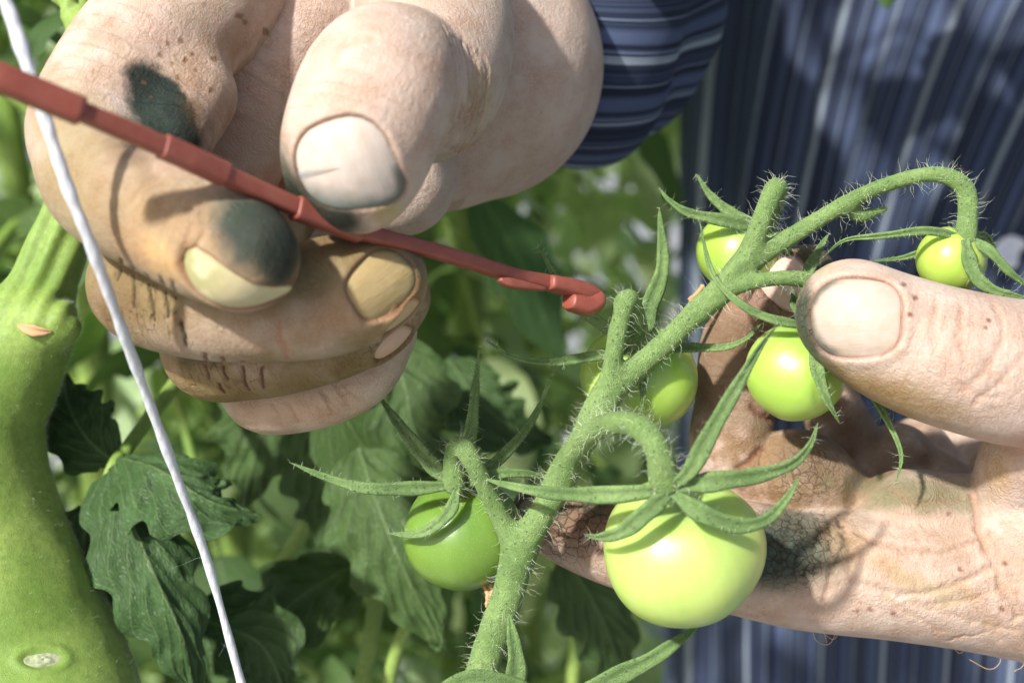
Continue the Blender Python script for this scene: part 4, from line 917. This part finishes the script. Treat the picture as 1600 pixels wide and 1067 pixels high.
mb.build('twine', M_TW, string); V_, F_, _ = mb.get()
hairs('loose_fibre', string, V_, vnorm(V_, F_), 160, 0.8, 2.2, 0.02, 12, M_TW, curl=1.2)
# ------------------------------------------------------------------ thick stem at the left
plant = thing('tomato_plant', 'nearest tomato plant, its thick pale stem filling the left edge', 'tomato plant', tow(P(60, 1200, 255)))
MS = [chain((130, 30, 266, 2.4), (126, 90, 266, 3.0), (118, 200, 264, 3.4), (108, 300, 262, 3.8), (88, 385, 261, 5.4), (60, 468, 259, 6.6), (34, 528, 258, 9.0), (-4, 590, 260, 11.0), (-52, 650, 262, 14.0), (-66, 740, 262, 16.0), (-54, 850, 262, 18.3), (-18, 960, 260, 19.5), (26, 1080, 258, 20.5), (80, 1250, 245, 20)),
      chain((132, 50, 266, 2.1), (112, 15, 268, 2.0), (78, -40, 270, 1.9)), chain((130, 55, 266, 2.1), (165, 28, 264, 2.0), (230, -25, 262, 2.0)),
      chain((52, 500, 256, 5.5), (74, 505, 253, 5.0), (96, 512, 252, 3.4))]
f = Field((-122, -150, -300), (-60, 66, -225), 0.6)
for c in MS: f.add(c, 2.5, 0.5)
VM, FM = f.mesh(2); NM = vnorm(VM, FM)
ux = VM[:, 0] * .95 - VM[:, 1] * 0.31
pyM = 533.5 + VM[:, 1] * FP / VM[:, 2]; pxM = 800 - VM[:, 0] * FP / VM[:, 2]
VM = VM + NM * (0.42 * np.sin(ux * 1.7) * sstep(560, 440, pyM) + 0.9 * (fbm(VM, 12, 33) - 0.5))[:, None]
rs = np.sqrt(((pxM - 66) / 36) ** 2 + ((pyM - 1028) / 18) ** 2); fr_ = NM[:, 2] > 0.2
VM = VM + NM * (fr_ * (-0.5 * sstep(1.0, .6, rs) + 0.35 * np.exp(-((rs - 1.15) / .25) ** 2)))[:, None]
add_mesh('stem', VM, FM, M_MAIN, plant, attrs={'pmm': VM})
vis = (pyM > -50) & (pyM < 1120); hairs('stem_hair', plant, VM[vis], NM[vis], 1100, 0.4, 1.5, 0.013, 21)
vis = (pyM > 100) & (pyM < 1120) & (np.abs((NM * nrm(-VM)).sum(1)) < .3) & (pxM > 60); hairs('stem_fuzz', plant, VM[vis], NM[vis], 4500, 0.25, 0.9, 0.011, 22)
mb = MB(); blade(mb, [(28, 508, 248), (50, 516, 247.5), (80, 518, 248)], 2.0, seed=2, thick=.4, prof=lambda t: .3 + np.sin(t * 3.14)); mb.build('dry_bract', M_DRY, plant)
# scar of a removed leaf: corky lens set in its raised rim
i = np.flatnonzero(fr_ & (rs < 0.9)); Cs = VM[i].mean(0); ns_ = nrm(NM[i].mean(0)); a_ = nrm(np.cross(ns_, (0, 1, 0))); b_ = np.cross(ns_, a_)
m, t, bs = mat('corky_scar'); g = NT(t); nn = g.noise(g.attr('pmm').outputs['Vector'], 1.2, 4, .7); g.link(g.mix(g.mapr(nn, .35, .65), (.42, .46, .30), (.20, .22, .10)), bs.inputs['Base Color']); bs.inputs['Roughness'].default_value = .35
rr = np.linspace(0, 1, 10); th = np.linspace(0, 2 * np.pi, 40, endpoint=False)
Vs = (Cs + (rr[:, None] * np.cos(th) * 3.6)[..., None] * a_ + (rr[:, None] * np.sin(th) * 1.8)[..., None] * b_ + ((0.45 - 0.7 * rr ** 2)[:, None] + 0.12 * np.sin(rr[:, None] * 9 + th * 2))[..., None] * ns_).reshape(-1, 3)
i = np.arange(9)[:, None] * 40; j = np.arange(40)[None]; j2 = (j + 1) % 40
add_mesh('leaf_scar', Vs, np.stack([i + j, i + 40 + j, i + 40 + j2, i + j2], -1).reshape(-1, 4), m, plant, attrs={'pmm': Vs})
# ------------------------------------------------------------------ leaves
def leaflet(mb, mid, hw, face, nu=14, nv=5, lobes=4, seed=0, droop=0.25, fold=0.25, world=False, tw=0.0, curl=0.15, ragged=.25):
    """lobed tomato leaflet along a midrib (mm or m points); face = upper side"""
    g = np.random.default_rng(seed); c = catmull(mid, 6); L = np.concatenate([[0], np.cumsum(np.linalg.norm(np.diff(c, axis=0), axis=1))])
    tt = np.linspace(0, 1, nu); c = np.stack([np.interp(tt * L[-1], L, c[:, k]) for k in range(3)], 1)
    T = nrm(np.gradient(c, axis=0)); B = nrm(np.cross(T, face)); N = np.cross(B, T)
    V = []; A = []
    sgn = np.linspace(-1, 1, 2 * nv + 1)
    env = (np.sin(np.pi * np.clip(tt * 0.93 + 0.05, 0, 1) ** 0.72)) ** 0.9 * (1 - 0.25 * tt)
    for k, s_ in enumerate(sgn):
        side = 0 if s_ < 0 else 1
        lb = 1 - ragged * (0.5 + 0.5 * np.cos(2 * np.pi * (tt * (lobes + side * .3) + 0.15 * side + g.uniform(0, .02)))) ** 1.4 * sstep(0.05, .2, tt) * np.abs(s_) ** 0.6
        ww = hw * env * lb; a = abs(s_)
        z = fold * ww * a - droop * ww * a * a + hw * 0.05 * np.sin(tt * 19 + s_ * 4 + seed) * a + hw * 0.035 * np.cos((tt * 6.5 - a * 2.6 * .15) * 2 * np.pi) * a
        sh = T * (ww * a * 0.28)[:, None]
        V.append(c + B * (s_ * ww)[:, None] + N * z[:, None] + sh); A.append(np.stack([tt, np.full(nu, s_), np.full(nu, (seed * .137) % 1)], 1))
    V = np.stack(V, 1).reshape(-1, 3); A = np.stack(A, 1).reshape(-1, 3); m_ = 2 * nv + 1
    i = np.arange(nu - 1)[:, None] * m_; j = np.arange(m_ - 1)[None]
    mb.add(V, np.stack([i + j, i + m_ + j, i + m_ + j + 1, i + j + 1], -1).reshape(-1, 4), A)
def near_leaf(pts, hw, face, seed, parent, m_=None, name='leaf', **kw):
    mb = MB(); leaflet(mb, [P(*q) for q in pts], hw, nrm(face), 72, 20, 4, seed, **kw)
    V, F, A = mb.get()
    V = V + vnorm(V, F) * (1.4 * (fbm(V, 5, seed + 60) - .5) + .5 * (fbm(V, 2, seed + 61) - .5))[:, None]
    qv = A[:, 0] * 6.5 - np.abs(A[:, 1]) * 2.6
    V = V + vnorm(V, F) * (0.55 * np.abs(np.sin(np.pi * (qv + .5))) ** .7 * sstep(0.0, .25, np.abs(A[:, 1])) * sstep(1.02, .7, np.abs(A[:, 1])) + .45 * sstep(0, .12, np.abs(A[:, 1])))[:, None]
    # a real thickness
    N = vnorm(V, F); V2 = np.vstack([V, V - N * 0.25]); F2 = np.vstack([F, F[:, ::-1] + len(V)]); A2 = np.vstack([A, A])
    return add_mesh(name, V2, F2, m_ or M_LEAF, parent, attrs={'uvw': A2})
near_leaf([(180, 715, 270), (245, 735, 262), (320, 780, 258), (405, 808, 262)], 12.5, (0.1, 0.75, 0.7), 1, plant, droop=.5, fold=.05)
near_leaf([(178, 725, 268), (200, 800, 262), (240, 900, 258), (285, 1000, 258), (310, 1110, 262)], 11.5, (0.35, 0.3, 0.9), 2, plant, droop=.4, fold=-.1)
near_leaf([(178, 720, 272), (140, 690, 272), (110, 640, 274), (100, 590, 280)], 9.0, (-0.2, 0.5, 0.8), 3, plant)
near_leaf([(150, 790, 268), (130, 850, 266), (150, 960, 268), (200, 1050, 270)], 8.0, (0.4, 0.2, 0.9), 4, plant)
mb = MB(); tube(mb, catmull([P(205, 690, 280), P(180, 722, 270), P(155, 770, 270), P(80, 855, 278)], 8), [1.2] * 25, 10); V_, F_, A_ = mb.get(); add_mesh('leaf_stalk', V_, F_, M_MAIN, plant, attrs={'pmm': V_})
mb = MB(); tube(mb, catmull([P(330, 520, 330), P(270, 605, 300), P(235, 650, 285), P(195, 705, 272)], 8), np.linspace(1.8, 1.3, 25), 10); V_, F_, A_ = mb.get(); add_mesh('leaf_stalk', V_, F_, M_MAIN, plant, attrs={'pmm': V_})
p2 = thing('tomato_plant', 'shaded plant with large dark pointed leaves low behind the truss', 'tomato plant', tow(P(560, 1400, 320)))
tagd = []
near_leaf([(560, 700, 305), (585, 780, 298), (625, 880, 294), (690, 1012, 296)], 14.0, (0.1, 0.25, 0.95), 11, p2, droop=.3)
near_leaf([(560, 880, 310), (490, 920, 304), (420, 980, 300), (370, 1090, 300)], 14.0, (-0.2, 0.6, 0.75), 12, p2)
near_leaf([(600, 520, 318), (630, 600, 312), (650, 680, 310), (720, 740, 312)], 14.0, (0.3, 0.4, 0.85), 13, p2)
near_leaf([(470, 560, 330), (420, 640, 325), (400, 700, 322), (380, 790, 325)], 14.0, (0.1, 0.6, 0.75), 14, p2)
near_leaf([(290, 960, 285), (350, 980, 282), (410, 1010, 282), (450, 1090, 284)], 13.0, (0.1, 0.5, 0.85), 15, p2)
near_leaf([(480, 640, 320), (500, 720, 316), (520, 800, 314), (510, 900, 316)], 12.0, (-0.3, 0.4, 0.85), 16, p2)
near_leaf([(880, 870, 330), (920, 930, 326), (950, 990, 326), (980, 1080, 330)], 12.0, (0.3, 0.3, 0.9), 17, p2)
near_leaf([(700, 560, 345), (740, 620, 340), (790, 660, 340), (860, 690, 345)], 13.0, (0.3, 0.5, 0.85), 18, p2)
for a, b, c, r_ in (((560, 1100, 316), (585, 960, 314), (600, 800, 312), 1.9), ((600, 1100, 312), (625, 1000, 310), (690, 880, 308), 1.5), ((430, 900, 330), (500, 780, 325), (560, 640, 320), 1.8), ((880, 1150, 345), (900, 980, 340), (860, 850, 338), 1.8)):
    mb = MB(); tube(mb, catmull([P(*a), P(*b), P(*c)], 8), [r_] * 17, 10); V_, F_, A_ = mb.get(); add_mesh('leaf_stalk', V_, F_, M_MAIN, p2, attrs={'pmm': V_})
# ------------------------------------------------------------------ rows of plants behind
def make_plant(name, label, loc, seed, z0, z1, mat_, nleaf, reach, lsz, group, parent=None):
    g = np.random.default_rng(seed); root = thing(name, label, 'tomato plant', loc, group); sm = MB(); lm = MB()
    loc = np.array(loc, float); zs = np.linspace(0, z1 + .1, 30)
    path = np.stack([loc[0] + .012 * np.sin(zs * 5 + seed), loc[1] + .012 * np.cos(zs * 4 + seed), zs], 1); tube(sm, path, np.linspace(.009, .005, 30), 8)
    for k in range(nleaf):
        z = z0 + (z1 - z0) * (k + g.uniform(0, .6)) / nleaf; az = k * 2.4 + g.uniform(-.5, .5); rl = reach * g.uniform(.7, 1.15)
        o = np.array([np.interp(z, zs, path[:, 0]), np.interp(z, zs, path[:, 1]), z]); dr = np.array([math.cos(az), math.sin(az), 0])
        cv = catmull([o, o + dr * rl * .4 + (0, 0, .3 * rl), o + dr * rl * .8 + (0, 0, .15 * rl), o + dr * rl * 1.15 + (0, 0, -.25 * rl)], 5)
        tube(sm, cv, np.linspace(.0028, .0012, len(cv)), 5); T = nrm(np.gradient(cv, axis=0)); sd_ = nrm(np.cross(T, (0, 0, 1)))
        for q in (3, 5, 8, 10, 13):
            for s_ in (-1, 1):
                ln = lsz * g.uniform(.6, 1.15) * (1.1 if q in (5, 10) else .75); d_ = nrm(sd_[q] * s_ + T[q] * .5 + g.normal(0, .2, 3)); st = cv[q]
                leaflet(lm, [st, st + d_ * ln * .4 + (0, 0, .08 * ln), st + d_ * ln * .8 - (0, 0, .1 * ln), st + d_ * ln * 1.15 - (0, 0, .38 * ln)], ln * .36, nrm(g.normal(0, .35, 3) + (0, 0, 1)), 9, 2, 3, int(g.integers(1e6)))
        d_ = T[-1]; st = cv[-1]; ln = lsz * 1.1; leaflet(lm, [st, st + d_ * ln * .5, st + d_ * ln - (0, 0, .2 * ln)], ln * .4, (0, 0, 1), 9, 2, 3, int(g.integers(1e6)))
    V_, F_, A_ = sm.get(); add_mesh('stem', V_, F_, M_MAIN, root, attrs={'pmm': V_ * 1000}, world=True)
    lm.build('foliage', mat_, root, world=True)
    return root
def gpt(px, d, dz=0):
    p = tow(P(px, 500, d)); return (p[0], p[1], 0.0)
specs = [(-60, 430, 0), (150, 520, 0), (330, 600, 0), (-260, 640, 1), (480, 760, 1), (90, 800, 1), (700, 820, 1), (860, 930, 1), (290, 950, 1), (1010, 1020, 1), (560, 1060, 1), (-120, 1100, 1),
         (780, 1250, 1), (170, 1300, 1), (430, 1400, 1), (960, 1450, 1), (650, 1600, 1), (20, 1700, 1), (300, 1900, 1), (850, 2000, 1), (1100, 2000, 1), (540, 2100, 0)]
for k, (x, d_, b) in enumerate(specs):
    l = gpt(x, d_)
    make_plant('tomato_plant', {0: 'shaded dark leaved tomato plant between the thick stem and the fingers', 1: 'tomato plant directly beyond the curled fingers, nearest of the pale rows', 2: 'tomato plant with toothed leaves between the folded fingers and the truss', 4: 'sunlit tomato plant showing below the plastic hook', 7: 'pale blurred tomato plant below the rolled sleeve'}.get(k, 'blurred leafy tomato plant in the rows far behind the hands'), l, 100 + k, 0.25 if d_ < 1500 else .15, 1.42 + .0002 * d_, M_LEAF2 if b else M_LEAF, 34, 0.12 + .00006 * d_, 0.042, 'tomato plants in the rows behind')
# added plant out of view, leaves set along sun rays to dapple the shirt
def shade_canopy(n, seed):
    g = np.random.default_rng(seed); root = thing('tomato_plant', 'unseen tomato plant added overhead to shade the shirt front', 'tomato plant', (-0.02, 0.72, 0.0)); lm = MB(); sm = MB()
    base = np.array([-.02, .72, 0]); top_ = tow((60, 190, -330)); tube(sm, catmull([base, base + (0, 0, 1.3), (base + top_) / 2 + (0, 0, .95), top_], 10), np.linspace(.01, .004, 31), 8)
    for k in range(n):
        q = np.array((g.uniform(20, 260), g.uniform(-50, 118), -470 + g.uniform(-10, 20)))
        if k % 4 == 0: q = np.array((g.uniform(5, 55), g.uniform(35, 85), -330.0))
        if 95 < q[0] < 135 and q[1] > 60 and g.random() < .8: continue
        t = 30.0
        while True:
            p = q + SUNDIR * t
            if p[1] > 0.24 * -p[2] + 22 + 20 * g.random() or t > 400: break
            t += 6
        if p[2] > -272: continue
        w_ = tow(p); s = sw / np.linalg.norm(sw); a = nrm(np.cross(s, (0, 0, 1))); b = np.cross(s, a); th = g.uniform(0, 6.28)
        dd_ = a * math.cos(th) + b * abs(math.sin(th)) * .6; dd_ = nrm(dd_); ln = g.uniform(.018, .034)
        leaflet(lm, [w_, w_ + dd_ * ln * .5, w_ + dd_ * ln], ln * .36, nrm(s + g.normal(0, .3, 3)), 12, 3, 4, int(g.integers(1e6)))
        if k % 3 == 0: tube(sm, catmull([top_, (top_ + w_) / 2 + (0, 0, .02), w_], 5), [.0013] * 11, 5)
    V_, F_, A_ = sm.get(); add_mesh('stem', V_, F_, M_MAIN, root, attrs={'pmm': V_ * 1000}, world=True); lm.build('foliage', M_LEAF, root, world=True)
shade_canopy(190, 5)
# ------------------------------------------------------------------ ground
m, t, bs = mat('greenhouse_floor'); g = NT(t); tc = g.n('ShaderNodeTexCoord').outputs['Object']
n1 = g.noise(tc, 3.0, 6, .65); n2 = g.noise(tc, 40, 4, .6)
g.link(g.mix(g.mapr(n1, .4, .6), (.30, .31, .33), (.12, .115, .10)), bs.inputs['Base Color']); bs.inputs['Roughness'].default_value = .7; g.link(g.bump(n2, .5, .01), bs.inputs['Normal'])
gx = np.linspace(-60, 60, 13); GV = np.array([(x, y, 0.0) for y in gx for x in gx]); i = np.arange(12)[:, None] * 13; j = np.arange(12)[None]
gr = add_mesh('ground', GV, np.stack([i + j, i + j + 1, i + 13 + j + 1, i + 13 + j], -1).reshape(-1, 4), m, origin=(0, 0, 0), world=True); gr['kind'] = 'structure'
for o in bpy.data.objects:
    if '_o' in o: del o['_o']
